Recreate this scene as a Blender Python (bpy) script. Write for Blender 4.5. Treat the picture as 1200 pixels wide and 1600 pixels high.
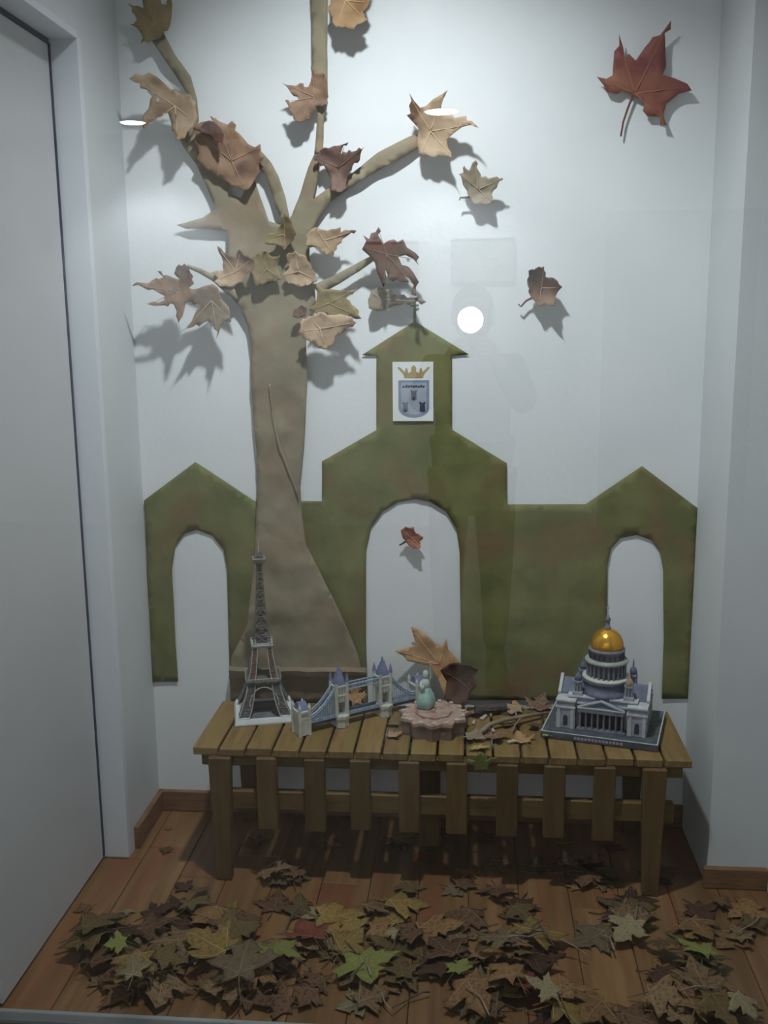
import bpy, bmesh, math, random
from mathutils import Vector, Matrix, noise
from mathutils.geometry import delaunay_2d_cdt

for o in list(bpy.data.objects):
    bpy.data.objects.remove(o, do_unlink=True)
SC = bpy.context.scene
C = SC.collection
R = math.radians

# ------------------------------------------------------------------ camera
# axes of the room (rows X, Y, Z) in image axes (right, down, forward); focal length 1561 px of 1600
MX = ((0.9963628, 0.0061199, -0.0849923), (0.0846242, -0.1880537, 0.9785063), (-0.0099948, -0.9821397, -0.1878876))
FPX, CAMH = 1561.0, 1.45
cam_d = bpy.data.cameras.new('camera')
cam_d.sensor_fit = 'VERTICAL'; cam_d.sensor_height = 36.0; cam_d.lens = 36.0 * FPX / 1600.0
cam_d.clip_start = 0.02; cam_d.clip_end = 60
cam = bpy.data.objects.new('camera', cam_d); C.objects.link(cam)
m = Matrix(((MX[0][0], -MX[0][1], -MX[0][2], 0), (MX[1][0], -MX[1][1], -MX[1][2], 0), (MX[2][0], -MX[2][1], -MX[2][2], CAMH), (0, 0, 0, 1)))
cam.matrix_world = m
SC.camera = cam

# ------------------------------------------------------------------ world, lights, exposure
wd = bpy.data.worlds.new('world'); SC.world = wd; wd.use_nodes = True
wd.node_tree.nodes['Background'].inputs[0].default_value = (0.6, 0.68, 0.75, 1)
wd.node_tree.nodes['Background'].inputs[1].default_value = 0.02
SC.view_settings.view_transform = 'Standard'; SC.view_settings.look = 'None'
SC.view_settings.gamma = 1.0; SC.view_settings.use_curve_mapping = False
SC.view_settings.exposure = 0.0

CEIL = 2.72
def spot(name, loc, target, watts, cone, blend, radius, color):
    l = bpy.data.lights.new(name, 'SPOT'); l.energy = watts; l.spot_size = R(cone); l.spot_blend = blend
    l.shadow_soft_size = radius; l.color = color
    o = bpy.data.objects.new(name, l); C.objects.link(o); o.location = loc
    o.rotation_euler = (Vector(target) - Vector(loc)).to_track_quat('-Z', 'Y').to_euler()
    return o
COOL = (0.895, 0.96, 1.0)
LAMP = (-0.20, 1.90, CEIL - 0.02)
spot('display_spot', LAMP, (-0.16, 2.72, CEIL - 0.02 - 2.15), 104, 110, 1.0, 0.045, COOL)
CORR_L = ((-0.185, -2.9), (-2.165, -2.97))
for q in CORR_L:
    spot('corridor_spot', (q[0], q[1], CEIL - 0.03), (q[0], q[1], 0), 185, 118, 0.5, 0.09, COOL)

# ------------------------------------------------------------------ materials
MATS = {}
def node_mat(name, c1, c2=None, scale=6.0, rough=0.7, metal=0.0, bump=0.0, bscale=40.0, spec=0.35, stretch=(1, 1, 1),
             detail=4.0, c3=None, s3=2.0, rand=0.0, coat=0.0, contrast=(0.35, 0.65), emit=None):
    mt = bpy.data.materials.new(name); mt.use_nodes = True; MATS[name] = mt
    nt = mt.node_tree; N = nt.nodes; L = nt.links
    b = N['Principled BSDF']
    b.inputs['Roughness'].default_value = rough; b.inputs['Metallic'].default_value = metal
    b.inputs['Specular IOR Level'].default_value = spec; b.inputs['Coat Weight'].default_value = coat
    c2 = c2 or c1
    tc = N.new('ShaderNodeTexCoord'); mp = N.new('ShaderNodeMapping'); mp.inputs['Scale'].default_value = stretch
    L.new(tc.outputs['Object'], mp.inputs['Vector'])
    vec = mp.outputs['Vector']
    if rand > 0:
        oi = N.new('ShaderNodeObjectInfo'); ad = N.new('ShaderNodeVectorMath'); ad.operation = 'MULTIPLY_ADD'
        L.new(oi.outputs['Random'], ad.inputs[0]); ad.inputs[1].default_value = (13, 7, 17); L.new(vec, ad.inputs[2])
        vec = ad.outputs[0]
    nz = N.new('ShaderNodeTexNoise'); nz.inputs['Scale'].default_value = scale; nz.inputs['Detail'].default_value = detail
    L.new(vec, nz.inputs['Vector'])
    rp = N.new('ShaderNodeValToRGB'); rp.color_ramp.elements[0].position = contrast[0]; rp.color_ramp.elements[1].position = contrast[1]
    rp.color_ramp.elements[0].color = (*c1, 1); rp.color_ramp.elements[1].color = (*c2, 1)
    L.new(nz.outputs['Fac'], rp.inputs['Fac']); col = rp.outputs['Color']
    if c3:
        n3 = N.new('ShaderNodeTexNoise'); n3.inputs['Scale'].default_value = s3; n3.inputs['Detail'].default_value = 2
        L.new(vec, n3.inputs['Vector'])
        r3 = N.new('ShaderNodeValToRGB'); r3.color_ramp.elements[0].position = 0.5; r3.color_ramp.elements[1].position = 0.68
        L.new(n3.outputs['Fac'], r3.inputs['Fac'])
        mx = N.new('ShaderNodeMix'); mx.data_type = 'RGBA'; L.new(r3.outputs['Color'], mx.inputs['Factor'])
        L.new(col, mx.inputs['A']); mx.inputs['B'].default_value = (*c3, 1); col = mx.outputs['Result']
    if rand > 0:
        hs = N.new('ShaderNodeHueSaturation'); mr = N.new('ShaderNodeMapRange')
        mr.inputs['To Min'].default_value = 1 - rand; mr.inputs['To Max'].default_value = 1 + rand
        L.new(oi.outputs['Random'], mr.inputs['Value']); L.new(mr.outputs['Result'], hs.inputs['Value'])
        L.new(col, hs.inputs['Color']); col = hs.outputs['Color']
    L.new(col, b.inputs['Base Color'])
    if bump > 0:
        nb = N.new('ShaderNodeTexNoise'); nb.inputs['Scale'].default_value = bscale; nb.inputs['Detail'].default_value = 5
        L.new(vec, nb.inputs['Vector'])
        bp = N.new('ShaderNodeBump'); bp.inputs['Strength'].default_value = bump; bp.inputs['Distance'].default_value = 0.01
        L.new(nb.outputs['Fac'], bp.inputs['Height']); L.new(bp.outputs['Normal'], b.inputs['Normal'])
    if emit:
        b.inputs['Emission Color'].default_value = (*emit[0], 1); b.inputs['Emission Strength'].default_value = emit[1]
    return mt

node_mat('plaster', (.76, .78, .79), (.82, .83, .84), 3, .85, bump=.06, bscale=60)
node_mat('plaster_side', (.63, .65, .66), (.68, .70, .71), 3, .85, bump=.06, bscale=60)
node_mat('door_paint', (.55, .55, .56), (.59, .59, .60), 2, .55, bump=.02, bscale=90)
node_mat('jamb_paint', (.72, .75, .79), (.75, .78, .82), 2, .5)
node_mat('door_gap', (.05, .055, .09), None, 4, .8)
node_mat('skirting', (.17, .085, .04), (.24, .13, .065), 5, .5, stretch=(3, 3, 25))
node_mat('floor_gap', (.035, .02, .012), None, 4, .8)
node_mat('laminate', (.145, .075, .03), (.235, .13, .055), 3.5, .38, stretch=(9, .7, 1), c3=(.2, .075, .035), s3=1.6, rand=.14, bump=.02, bscale=18)
node_mat('corridor_floor', (.22, .2, .17), (.28, .25, .22), 3, .4)
node_mat('olive_paper', (.125, .135, .046), (.20, .195, .074), 9, .8, bump=.35, bscale=14, c3=(.185, .13, .06), s3=5.5)
node_mat('kraft_paper', (.235, .20, .13), (.305, .26, .175), 8, .75, bump=.3, bscale=16, c3=(.27, .19, .125), s3=6)
node_mat('kraft_dark', (.19, .15, .095), (.25, .20, .13), 8, .75, bump=.3, bscale=16)
node_mat('white_paper', (.78, .79, .78), (.82, .82, .8), 8, .7)
node_mat('print_blue', (.20, .25, .36), (.26, .31, .42), 30, .7)
node_mat('print_dark', (.035, .04, .07), (.07, .07, .10), 60, .7)
node_mat('print_grey', (.13, .15, .17), (.2, .22, .22), 60, .7)
node_mat('print_gold', (.36, .26, .12), (.45, .34, .17), 60, .7)
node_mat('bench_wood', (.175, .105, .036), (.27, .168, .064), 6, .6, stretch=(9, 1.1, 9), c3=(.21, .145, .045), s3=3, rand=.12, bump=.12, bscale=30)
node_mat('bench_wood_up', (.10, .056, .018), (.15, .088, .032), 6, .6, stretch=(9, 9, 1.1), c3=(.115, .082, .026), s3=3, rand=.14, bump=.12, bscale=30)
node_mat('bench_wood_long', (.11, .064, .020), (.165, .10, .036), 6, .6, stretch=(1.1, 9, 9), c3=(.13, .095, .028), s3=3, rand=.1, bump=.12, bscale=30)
LEAF = {
 'brown': ((.20, .115, .07), (.31, .19, .12), (.085, .04, .028)),
 'tan': ((.33, .225, .135), (.45, .325, .21), (.16, .08, .045)),
 'orange': ((.37, .215, .10), (.48, .31, .165), (.22, .10, .05)),
 'dark': ((.085, .045, .035), (.16, .09, .065), (.12, .035, .025)),
 'red': ((.25, .075, .055), (.32, .125, .07), (.21, .05, .06)),
 'olive': ((.19, .14, .06), (.27, .21, .10), (.15, .09, .05)),
 'grey': ((.22, .175, .12), (.31, .255, .18), (.2, .12, .08)),
 'yellow': ((.42, .29, .09), (.54, .40, .16), (.3, .2, .08)),
 'green': ((.25, .31, .09), (.36, .42, .15), (.42, .36, .12)),
 'pale': ((.40, .36, .25), (.52, .47, .33), (.33, .25, .15)),
}
for k, v in LEAF.items():
    node_mat('leaf_' + k, v[0], v[1], 16, .62, c3=v[2], s3=9, rand=.16, bump=.3, bscale=45, spec=.3)
    node_mat('floorleaf_' + k, *[(q[0] * .52, q[1] * .46, q[2] * .35) for q in v[:2]], 16, .65, c3=tuple(c * .5 for c in v[2]), s3=9, rand=.2, bump=.3, bscale=45, spec=.25)  # floor copies: browner, and dimmed in colour for the weak light there
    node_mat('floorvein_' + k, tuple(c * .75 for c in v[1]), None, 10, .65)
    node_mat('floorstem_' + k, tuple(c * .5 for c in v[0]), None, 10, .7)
    node_mat('vein_' + k, tuple(min(1, c * 1.35) for c in v[1]), None, 10, .6)
    node_mat('stem_' + k, tuple(c * .7 for c in v[0]), None, 10, .7)
node_mat('clear_tape', (.8, .82, .84), None, 4, .08, coat=1.0, spec=.8)
node_mat('iron', (.085, .075, .07), (.17, .155, .14), 60, .6)
node_mat('iron_red', (.15, .085, .065), (.20, .12, .09), 60, .6)
node_mat('iron_edge', (.36, .37, .36), (.46, .47, .45), 40, .6)
node_mat('card_white', (.62, .64, .64), (.7, .72, .72), 20, .6)
node_mat('card_grey', (.12, .135, .14), (.2, .21, .21), 30, .6)
node_mat('stone_cream', (.50, .51, .44), (.62, .62, .55), 45, .7, bump=.2, bscale=120)
node_mat('stone_dim', (.30, .32, .29), (.42, .43, .38), 50, .7)
node_mat('bridge_blue', (.27, .35, .47), (.42, .49, .58), 60, .55)
node_mat('bridge_navy', (.055, .065, .12), (.1, .11, .19), 40, .6)
node_mat('slate_blue', (.13, .15, .27), (.21, .24, .38), 40, .6)
node_mat('brick_pink', (.34, .21, .16), (.47, .34, .28), 60, .75, bump=.3, bscale=120)
node_mat('brick_dark', (.16, .11, .085), (.24, .17, .13), 60, .75)
node_mat('verdigris', (.27, .43, .40), (.40, .55, .50), 40, .65)
node_mat('verdigris_pale', (.42, .50, .44), (.52, .58, .52), 40, .65)
node_mat('cath_wall', (.28, .29, .35), (.39, .40, .46), 50, .65, bump=.1, bscale=100)
node_mat('cath_pale', (.45, .46, .48), (.56, .57, .58), 50, .65)
node_mat('cath_blue', (.12, .17, .25), (.2, .25, .33), 40, .6)
node_mat('cath_slate', (.10, .115, .17), (.17, .185, .25), 40, .6)
node_mat('cath_column', (.15, .15, .19), (.23, .23, .27), 40, .6)
node_mat('cath_dark', (.03, .032, .045), (.06, .06, .075), 40, .6)
node_mat('cath_base', (.055, .065, .08), (.11, .12, .13), 60, .5)
node_mat('gold', (.72, .33, .03), (.85, .45, .06), 20, .25, metal=.75)
node_mat('bark', (.055, .045, .045), (.14, .115, .10), 30, .85, stretch=(1, 6, 6), bump=.6, bscale=60)
node_mat('twig', (.22, .155, .11), (.32, .24, .18), 30, .8)
node_mat('chip', (.45, .38, .30), (.56, .48, .4), 30, .8)
node_mat('aluminium', (.42, .44, .44), None, 10, .4, metal=.6)
node_mat('lamp_glow', (.9, .9, .9), None, 5, .5, emit=((1, 1, 1), 45))
node_mat('flash_glow', (.9, .9, .9), None, 5, .5, emit=((.93, .96, 1), 40))
node_mat('black_plastic', (.02, .02, .022), None, 5, .4)
node_mat('picture_print', (.34, .36, .31), (.46, .48, .42), 12, .6)
node_mat('corridor_dark', (.30, .33, .36), None, 5, .5)

def glass_mat():
    mt = bpy.data.materials.new('shop_glass'); mt.use_nodes = True; MATS['shop_glass'] = mt
    nt = mt.node_tree; N = nt.nodes; L = nt.links; N.clear()
    out = N.new('ShaderNodeOutputMaterial'); mix = N.new('ShaderNodeMixShader'); fr = N.new('ShaderNodeFresnel')
    ge = N.new('ShaderNodeNewGeometry'); mr = N.new('ShaderNodeMapRange')   # same reflectance on both faces of the pane
    mr.inputs['To Min'].default_value = 1.52; mr.inputs['To Max'].default_value = 1 / 1.52
    L.new(ge.outputs['Backfacing'], mr.inputs['Value']); L.new(mr.outputs['Result'], fr.inputs['IOR'])
    tr = N.new('ShaderNodeBsdfTransparent'); tr.inputs['Color'].default_value = (.985, .995, .99, 1)
    gl = N.new('ShaderNodeBsdfGlossy'); gl.inputs['Roughness'].default_value = 0.0
    L.new(fr.outputs[0], mix.inputs[0]); L.new(tr.outputs[0], mix.inputs[1]); L.new(gl.outputs[0], mix.inputs[2])
    L.new(mix.outputs[0], out.inputs['Surface'])
glass_mat()

# ------------------------------------------------------------------ helpers
def link(name, me, mat, parent=None, smooth=False):
    if mat: me.materials.append(MATS[mat])
    if smooth:
        for p in me.polygons: p.use_smooth = True
    o = bpy.data.objects.new(name, me); C.objects.link(o)
    if parent: o.parent = parent
    return o
def obj(name, bm, mat, parent=None, smooth=False):
    me = bpy.data.meshes.new(name)
    bmesh.ops.recalc_face_normals(bm, faces=bm.faces[:])
    bm.to_mesh(me); bm.free()
    return link(name, me, mat, parent, smooth)
def empty(name, loc=(0, 0, 0), rz=0.0):
    o = bpy.data.objects.new(name, None); C.objects.link(o); o.location = loc; o.rotation_euler = (0, 0, rz)
    o.empty_display_size = .05
    return o
def tag(o, label=None, cat=None, group=None, kind=None):
    if label: o['label'] = label
    if cat: o['category'] = cat
    if group: o['group'] = group
    if kind: o['kind'] = kind
    return o
def struct(o, label=None):
    o['kind'] = 'structure'
    if label: o['label'] = label
    return o
def bx(bm, x0, x1, y0, y1, z0, z1, bev=0.0, mat=None):
    r = bmesh.ops.create_cube(bm, size=1.0)
    vs = r['verts']
    for v in vs:
        v.co = Vector(((x0 + x1) / 2 + v.co.x * (x1 - x0), (y0 + y1) / 2 + v.co.y * (y1 - y0), (z0 + z1) / 2 + v.co.z * (z1 - z0)))
    if bev > 0:
        es = list({e for v in vs for e in v.link_edges})
        r2 = bmesh.ops.bevel(bm, geom=es, offset=bev, segments=1, affect='EDGES', profile=.5)
        vs = r2['verts']
    if mat: bmesh.ops.transform(bm, matrix=mat, verts=list({v for v in vs}))
    return vs
def box(name, x0, x1, y0, y1, z0, z1, mat, parent=None, bev=0.0):
    bm = bmesh.new(); bx(bm, x0, x1, y0, y1, z0, z1, bev)
    return obj(name, bm, mat, parent)
def tube(bm, pts, rads, n=8, cap=True):
    pts = [Vector(p) for p in pts]
    if not hasattr(rads, '__len__'): rads = [rads] * len(pts)
    rings = []
    for i, p in enumerate(pts):
        d = (pts[min(i + 1, len(pts) - 1)] - pts[max(i - 1, 0)]).normalized()
        a = d.cross(Vector((0, 0, 1)))
        if a.length < 1e-3: a = Vector((1, 0, 0))
        a.normalize(); b = d.cross(a)
        rings.append([bm.verts.new(p + (a * math.cos(2 * math.pi * k / n) + b * math.sin(2 * math.pi * k / n)) * rads[i]) for k in range(n)])
    for i in range(len(rings) - 1):
        for k in range(n):
            bm.faces.new((rings[i][k], rings[i][(k + 1) % n], rings[i + 1][(k + 1) % n], rings[i + 1][k]))
    if cap:
        bm.faces.new(rings[0][::-1]); bm.faces.new(rings[-1])
def lathe(bm, prof, cx=0, cy=0, n=24, rot=0.0, cap=True):
    rings = []
    for r, z in prof:
        rings.append([bm.verts.new((cx + max(r, 1e-4) * math.cos(rot + 2 * math.pi * k / n), cy + max(r, 1e-4) * math.sin(rot + 2 * math.pi * k / n), z)) for k in range(n)])
    for i in range(len(rings) - 1):
        for k in range(n):
            bm.faces.new((rings[i][k], rings[i][(k + 1) % n], rings[i + 1][(k + 1) % n], rings[i + 1][k]))
    if cap:
        bm.faces.new(rings[0][::-1]); bm.faces.new(rings[-1])
def prism(bm, pts, axis, a, b):
    """polygon pts extruded along axis from a to b; pts give the two other coordinates in order"""
    def mk(p, t):
        q = list(p); q.insert('xyz'.index(axis), t); return Vector(q)
    v0 = [bm.verts.new(mk(p, a)) for p in pts]; v1 = [bm.verts.new(mk(p, b)) for p in pts]
    bm.faces.new(v0[::-1]); bm.faces.new(v1)
    n = len(pts)
    for i in range(n): bm.faces.new((v0[i], v0[(i + 1) % n], v1[(i + 1) % n], v1[i]))
def part(name, mat, parent, fn, smooth=False):
    bm = bmesh.new(); fn(bm); return obj(name, bm, mat, parent, smooth)

# sight lines: where a point seen in the photograph lies on a plane of the room
def sight(px, py):
    v = (px - 600, py - 800, FPX)
    return Vector([sum(MX[i][k] * v[k] for k in range(3)) for i in range(3)])
def onY(px, py, Y):
    r = sight(px, py); t = Y / r.y; return Vector((r.x * t, Y, CAMH + r.z * t))
def onZ(px, py, Z):
    r = sight(px, py); t = (Z - CAMH) / r.z; return Vector((r.x * t, r.y * t, Z))

WY = 2.745           # back wall
XL, XR = -0.93, 0.62  # side walls of the niche
GY = 1.815           # glass
BH = 0.37            # bench top

# ------------------------------------------------------------------ the setting
fl = struct(box('floor', -1.12, 0.95, GY - .02, WY + .1, -.06, -.012, 'floor_gap'))
rnd = random.Random(4)
pw = .128
col = 0
x = -1.02
while x < .80:
    y = GY - .02 - rnd.random() * .5
    while y < WY:
        y1 = y + .78
        a, b = max(y, GY - .02), min(y1, WY)
        if b - a > .02:
            xe = min(x + pw, .80)
            bm = bmesh.new(); bx(bm, x + .0008, xe - .0008, a + .0008, b - .0008, -.012, 0, .0012)
            obj('plank', bm, 'laminate', fl)
        y = y1
    x += pw
struct(box('floor_corridor', -3.7, 2.5, -3.4, GY - .02, -.06, 0, 'corridor_floor'))
wb = struct(box('wall_back', XL - .1, XR + .1, WY, WY + .1, -.012, CEIL, 'plaster'))
JY = 2.46
wl = bmesh.new()
bx(wl, XL - .15, XL, JY, WY, -.012, CEIL)                 # wall beyond the door
bx(wl, XL - .15, XL, GY - .02, JY, 2.115, CEIL)           # above the door
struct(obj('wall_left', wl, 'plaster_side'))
PY = 2.428
wr = bmesh.new()
bx(wr, XR, XR + .26, PY, WY, -.012, CEIL)
bx(wr, .77, .88, GY - .02, PY, -.012, CEIL)
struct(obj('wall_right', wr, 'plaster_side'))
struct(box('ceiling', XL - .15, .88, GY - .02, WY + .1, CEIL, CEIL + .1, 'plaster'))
# recessed door in the left wall
dr = empty('door_1', (XL - .07, JY, 0)); struct(dr, 'plain grey-white flush door set back in the left wall')
def dpart(name, x0, x1, y0, y1, z0, z1, mat, bev=0.0):
    return box(name, x0 - dr.location.x, x1 - dr.location.x, y0 - JY, y1 - JY, z0, z1, mat, dr, bev)
dpart('door_leaf', XL - .115, XL - .068, GY + .03, JY - .012, .006, 2.10, 'door_paint', .002)
dpart('gap_strip', XL - .085, XL - .066, JY - .012, JY - .001, .01, 2.103, 'door_gap')  # dark strips fill the gap around the door leaf
dpart('gap_strip', XL - .085, XL - .066, GY + .03, JY - .012, 2.10, 2.112, 'door_gap')
dpart('jamb', XL - .14, XL + .001, JY - .003, JY + .02, 0.004, 2.117, 'jamb_paint', .001)
dpart('lintel', XL - .14, XL + .001, GY + .0, JY, 2.112, 2.13, 'jamb_paint', .001)
# skirting boards
struct(box('baseboard_left', XL - .002, XL + .014, JY + .05, WY, 0, .066, 'skirting', None, .003))
struct(box('baseboard_back', XL, XR, WY - .013, WY + .002, 0, .066, 'skirting', None, .003))
struct(box('baseboard_right', XR - .012, .77, PY - .014, PY + .002, 0, .058, 'skirting', None, .003))
# glazing of the display
win = empty('window_1', (0, GY, 0)); struct(win, 'clear glass pane closing the front of the display niche')
box('glass_pane', -1.02, .77, -.003, .003, .004, CEIL, 'shop_glass', win)
box('bottom_rail', -1.02, .77, -.02, .014, 0, .010, 'aluminium', win, .001)
box('top_rail', -1.02, .77, -.02, .014, CEIL - .03, CEIL, 'aluminium', win, .001)
# lamp in the ceiling of the niche
dl = empty('downlight', (LAMP[0], LAMP[1], CEIL)); tag(dl, 'round recessed downlight in the niche ceiling above the paper tree', 'lamp')
part('trim_ring', 'aluminium', dl, lambda bm: lathe(bm, [(.050, .002), (.058, .0), (.058, -.006), (.046, -.008), (.040, -.002), (.050, .002)], n=28, cap=False), True)
part('lens', 'lamp_glow', dl, lambda bm: lathe(bm, [(.034, .002), (.034, -.001)], n=24))
# the corridor on the viewer's side, seen mirrored in the glass
struct(box('wall_corridor', -3.7, 2.5, -3.5, -3.4, 0, CEIL, 'plaster'))
cs = bmesh.new(); bx(cs, -3.8, -3.7, -3.5, GY, 0, CEIL); struct(obj('wall_corridor_left', cs, 'plaster'))
cs = bmesh.new(); bx(cs, 2.5, 2.6, -3.5, GY, 0, CEIL); struct(obj('wall_corridor_right', cs, 'plaster'))
cs = bmesh.new(); bx(cs, -3.7, XL - .09, GY - .04, GY + .04, 0, CEIL); bx(cs, .77, 2.5, GY - .04, GY + .04, 0, CEIL)
struct(obj('wall_front', cs, 'plaster'))
struct(box('ceiling_corridor', -3.8, 2.6, -3.5, GY - .02, CEIL, CEIL + .1, 'plaster'))
d2 = struct(box('door_2', .90, 1.9, -3.41, -3.36, 0, 2.15, 'corridor_dark', None, .004), 'grey corridor door')
for i, (q, lab) in enumerate(zip(CORR_L, ('round corridor downlight mirrored above the paper church', 'round corridor downlight mirrored beside the left wall'))):
    rr = .105 if i == 0 else .08
    t = empty('downlight', (q[0], q[1], CEIL)); tag(t, lab, 'lamp', 'corridor downlights')
    part('trim_ring', 'aluminium', t, lambda bm: lathe(bm, [(rr + .004, .002), (rr + .02, 0), (rr + .02, -.006), (rr + .006, -.01), (rr + .004, .002)], n=32, cap=False), True)
    part('lens', 'lamp_glow', t, lambda bm: lathe(bm, [(rr, .001), (rr, -.004), (rr * .9, -.008)], n=32))
for (x0, x1, z0, z1, lab) in ((-.135, .295, 1.70, 1.995, 'framed grey-green picture on the corridor wall mirrored above the bright flash'),
                              (-.76, -.352, 1.70, 1.985, 'framed grey-green picture on the corridor wall mirrored behind the dark red leaf')):
    t = empty('framed_picture', ((x0 + x1) / 2, -3.4, z0)); tag(t, lab, 'picture')
    w, h = (x1 - x0) / 2, z1 - z0
    box('print', -w + .01, w - .01, -.001, .010, .01, h - .01, 'picture_print', t)
    def fr(bm):
        bx(bm, -w, w, 0, .016, 0, .012); bx(bm, -w, w, 0, .016, h - .012, h)
        bx(bm, -w, -w + .012, 0, .016, .012, h - .012); bx(bm, w - .012, w, 0, .016, .012, h - .012)
    part('frame', 'aluminium', t, fr)
#@@CORRIDOR_END
# ------------------------------------------------------------------ thin sheets: paper cut-outs and leaves
def inside(p, poly):
    c = False; n = len(poly); j = n - 1
    for i in range(n):
        a, b = poly[i], poly[j]
        if (a[1] > p[1]) != (b[1] > p[1]) and p[0] < (b[0] - a[0]) * (p[1] - a[1]) / (b[1] - a[1]) + a[0]: c = not c
        j = i
    return c
def fill(poly, step):
    """triangulated polygon with inner points on a jittered grid -> 2D points, triangles"""
    bd = []
    n = len(poly)
    for i in range(n):
        a, b = Vector(poly[i]), Vector(poly[(i + 1) % n])
        k = max(1, int(round((b - a).length / step)))
        for t in range(k): bd.append(a.lerp(b, t / k))
    nb = len(bd); pts = list(bd)
    x0 = min(p.x for p in bd); x1 = max(p.x for p in bd); y0 = min(p.y for p in bd); y1 = max(p.y for p in bd)
    r = random.Random(int((x0 * 7 + y0 * 3) * 1000))
    j = 0; y = y0 + step * .5
    while y < y1:
        x = x0 + step * (.5 if j % 2 else .1)
        while x < x1:
            q = Vector((x + r.uniform(-.2, .2) * step, y + r.uniform(-.2, .2) * step))
            if inside(q, bd) and min((q - b).length_squared for b in bd) > (step * .4) ** 2: pts.append(q)
            x += step
        y += step * .87; j += 1
    v, e, f, *_ = delaunay_2d_cdt(pts, [(i, (i + 1) % nb) for i in range(nb)], [], 1, 1e-6)
    return [Vector(p) for p in v], [list(t) for t in f], nb
def solid(verts, faces, thick):
    """closed sheet: verts is a list of 3D points, second skin set back along the normals"""
    n = len(verts); nor = [Vector() for _ in verts]
    for f in faces:
        q = (verts[f[1]] - verts[f[0]]).cross(verts[f[2]] - verts[f[0]])
        for i in f: nor[i] += q
    vs = list(verts) + [v - (nn.normalized() if nn.length > 0 else Vector((0, 0, 1))) * thick for v, nn in zip(verts, nor)]
    cnt = {}
    for f in faces:
        for i in range(len(f)):
            a, b = f[i], f[(i + 1) % len(f)]
            cnt[(a, b)] = cnt.get((a, b), 0) + 1
    fs = [list(f) for f in faces] + [[i + n for i in f[::-1]] for f in faces]
    for (a, b) in cnt:
        if (b, a) not in cnt: fs.append([b, a, a + n, b + n])
    return vs, fs
def nz(x, y, s, seed=0.0): return noise.noise(Vector((x * s + seed, y * s - seed, seed * 1.7)))
def sheet_mesh(name, pts2, step, disp, thick, mat, smooth=True):
    """sheet standing in the XZ plane; disp(x, z) is how far it comes out of the wall (towards -Y)"""
    v2, f, nb = fill(pts2, step)
    v3 = [Vector((p.x, -disp(p.x, p.y), p.y)) for p in v2]
    q = (v3[f[0][1]] - v3[f[0][0]]).cross(v3[f[0][2]] - v3[f[0][0]])
    fs = []
    for t in f:
        q = (v3[t[1]] - v3[t[0]]).cross(v3[t[2]] - v3[t[0]])
        fs.append(t if q.y < 0 else t[::-1])
    vs, fs = solid(v3, fs, thick)
    me = bpy.data.meshes.new(name); me.from_pydata([tuple(v) for v in vs], [], fs); me.materials.append(MATS[mat])
    if smooth:
        for p in me.polygons: p.use_smooth = True
    return me
def wall_sheet(name, px, off, mat, disp=lambda x, z: 0, step=.02, thick=.0012, parent=None, smooth=True, base=None):
    pts = [onY(a, b, WY - off) for a, b in px]
    if base is None:
        cx = sum(p.x for p in pts) / len(pts); cz = min(p.z for p in pts); base = Vector((cx, WY, cz))
    me = sheet_mesh(name, [(p.x - base.x, p.z - base.z) for p in pts], step, lambda x, z: off + disp(x + base.x, z + base.z), thick, mat, smooth)
    o = bpy.data.objects.new(name, me); C.objects.link(o)
    if parent: o.parent = parent
    else: o.location = base
    return o

# ------------------------------------------------------------------ the paper church
FAC = [(238, 1066), (225, 782), (305, 722), (398, 783), (503, 783), (503, 721), (588, 672), (588, 556), (565, 555), (648, 502), (733, 554),
       (706, 556), (706, 671), (792, 724), (792, 788), (915, 788), (1003, 728), (1090, 794), (1075, 1092), (1034, 1092), (1037, 1000), (1036, 890), (1031, 862),
       (1018, 844), (995, 836), (970, 841), (955, 857), (949, 884), (948, 1000), (946, 1094), (720, 1094), (720, 1000), (718, 862), (713, 826), (697, 799),
       (672, 784), (648, 780), (622, 785), (598, 799), (579, 825), (572, 860), (572, 1000), (575, 1094), (360, 1092), (357, 1000), (355, 890), (349, 860), (332, 838),
       (308, 828), (288, 834), (274, 853), (269, 890), (274, 1000), (278, 1065)]
church = wall_sheet('paper_church', FAC, .006, 'olive_paper', lambda x, z: .0028 * nz(x, z, 9, 3) + .0015 * nz(x, z, 26, 5), .022, .001)
tag(church, 'olive green paper cut-out of a church with belfry and three arches on the wall', 'paper cutout')
def cross(bm):
    b = church.location
    p0 = onY(648, 506, WY - .007) - b; p1 = onY(648, 466, WY - .007) - b
    bx(bm, p0.x - .0035, p0.x + .0035, p0.y - .001, p0.y + .001, p0.z, p1.z)
    bx(bm, p0.x - .011, p0.x + .011, p0.y - .001, p0.y + .001, p1.z - .022, p1.z - .016)
part('cross', 'olive_paper', church, cross)
# sheet with the coat of arms, stuck on the belfry
s0 = onY(614, 658, WY - .012); s1 = onY(677, 565, WY - .012)
SW, SH = s1.x - s0.x, s1.z - s0.z
crest = empty('coat_of_arms', (s0.x, WY - .011, s0.z)); tag(crest, 'white printed sheet with a blue coat of arms under a crown on the belfry', 'poster')
box('sheet', 0, SW, -.001, .0005, 0, SH, 'white_paper', crest)
def flat(name, pts, mat, parent, d):
    bm = bmesh.new(); prism(bm, [(u * SW, w * SH) for u, w in pts], 'y', -.0012 - d, -.0008)
    return obj(name, bm, mat, parent)
sh = [(.14, .69), (.90, .69), (.90, .22)] + [(.52 + .38 * math.cos(a), .22 - .16 * math.sin(a)) for a in [R(t) for t in range(20, 161, 20)]] + [(.14, .22)]
shield = flat('shield', sh, 'print_blue', crest, .0004)
flat('shield_field', [(.52 + (u - .52) * .82, .42 + (w - .42) * .86) for u, w in sh], 'print_blue', shield, .0006)
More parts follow.
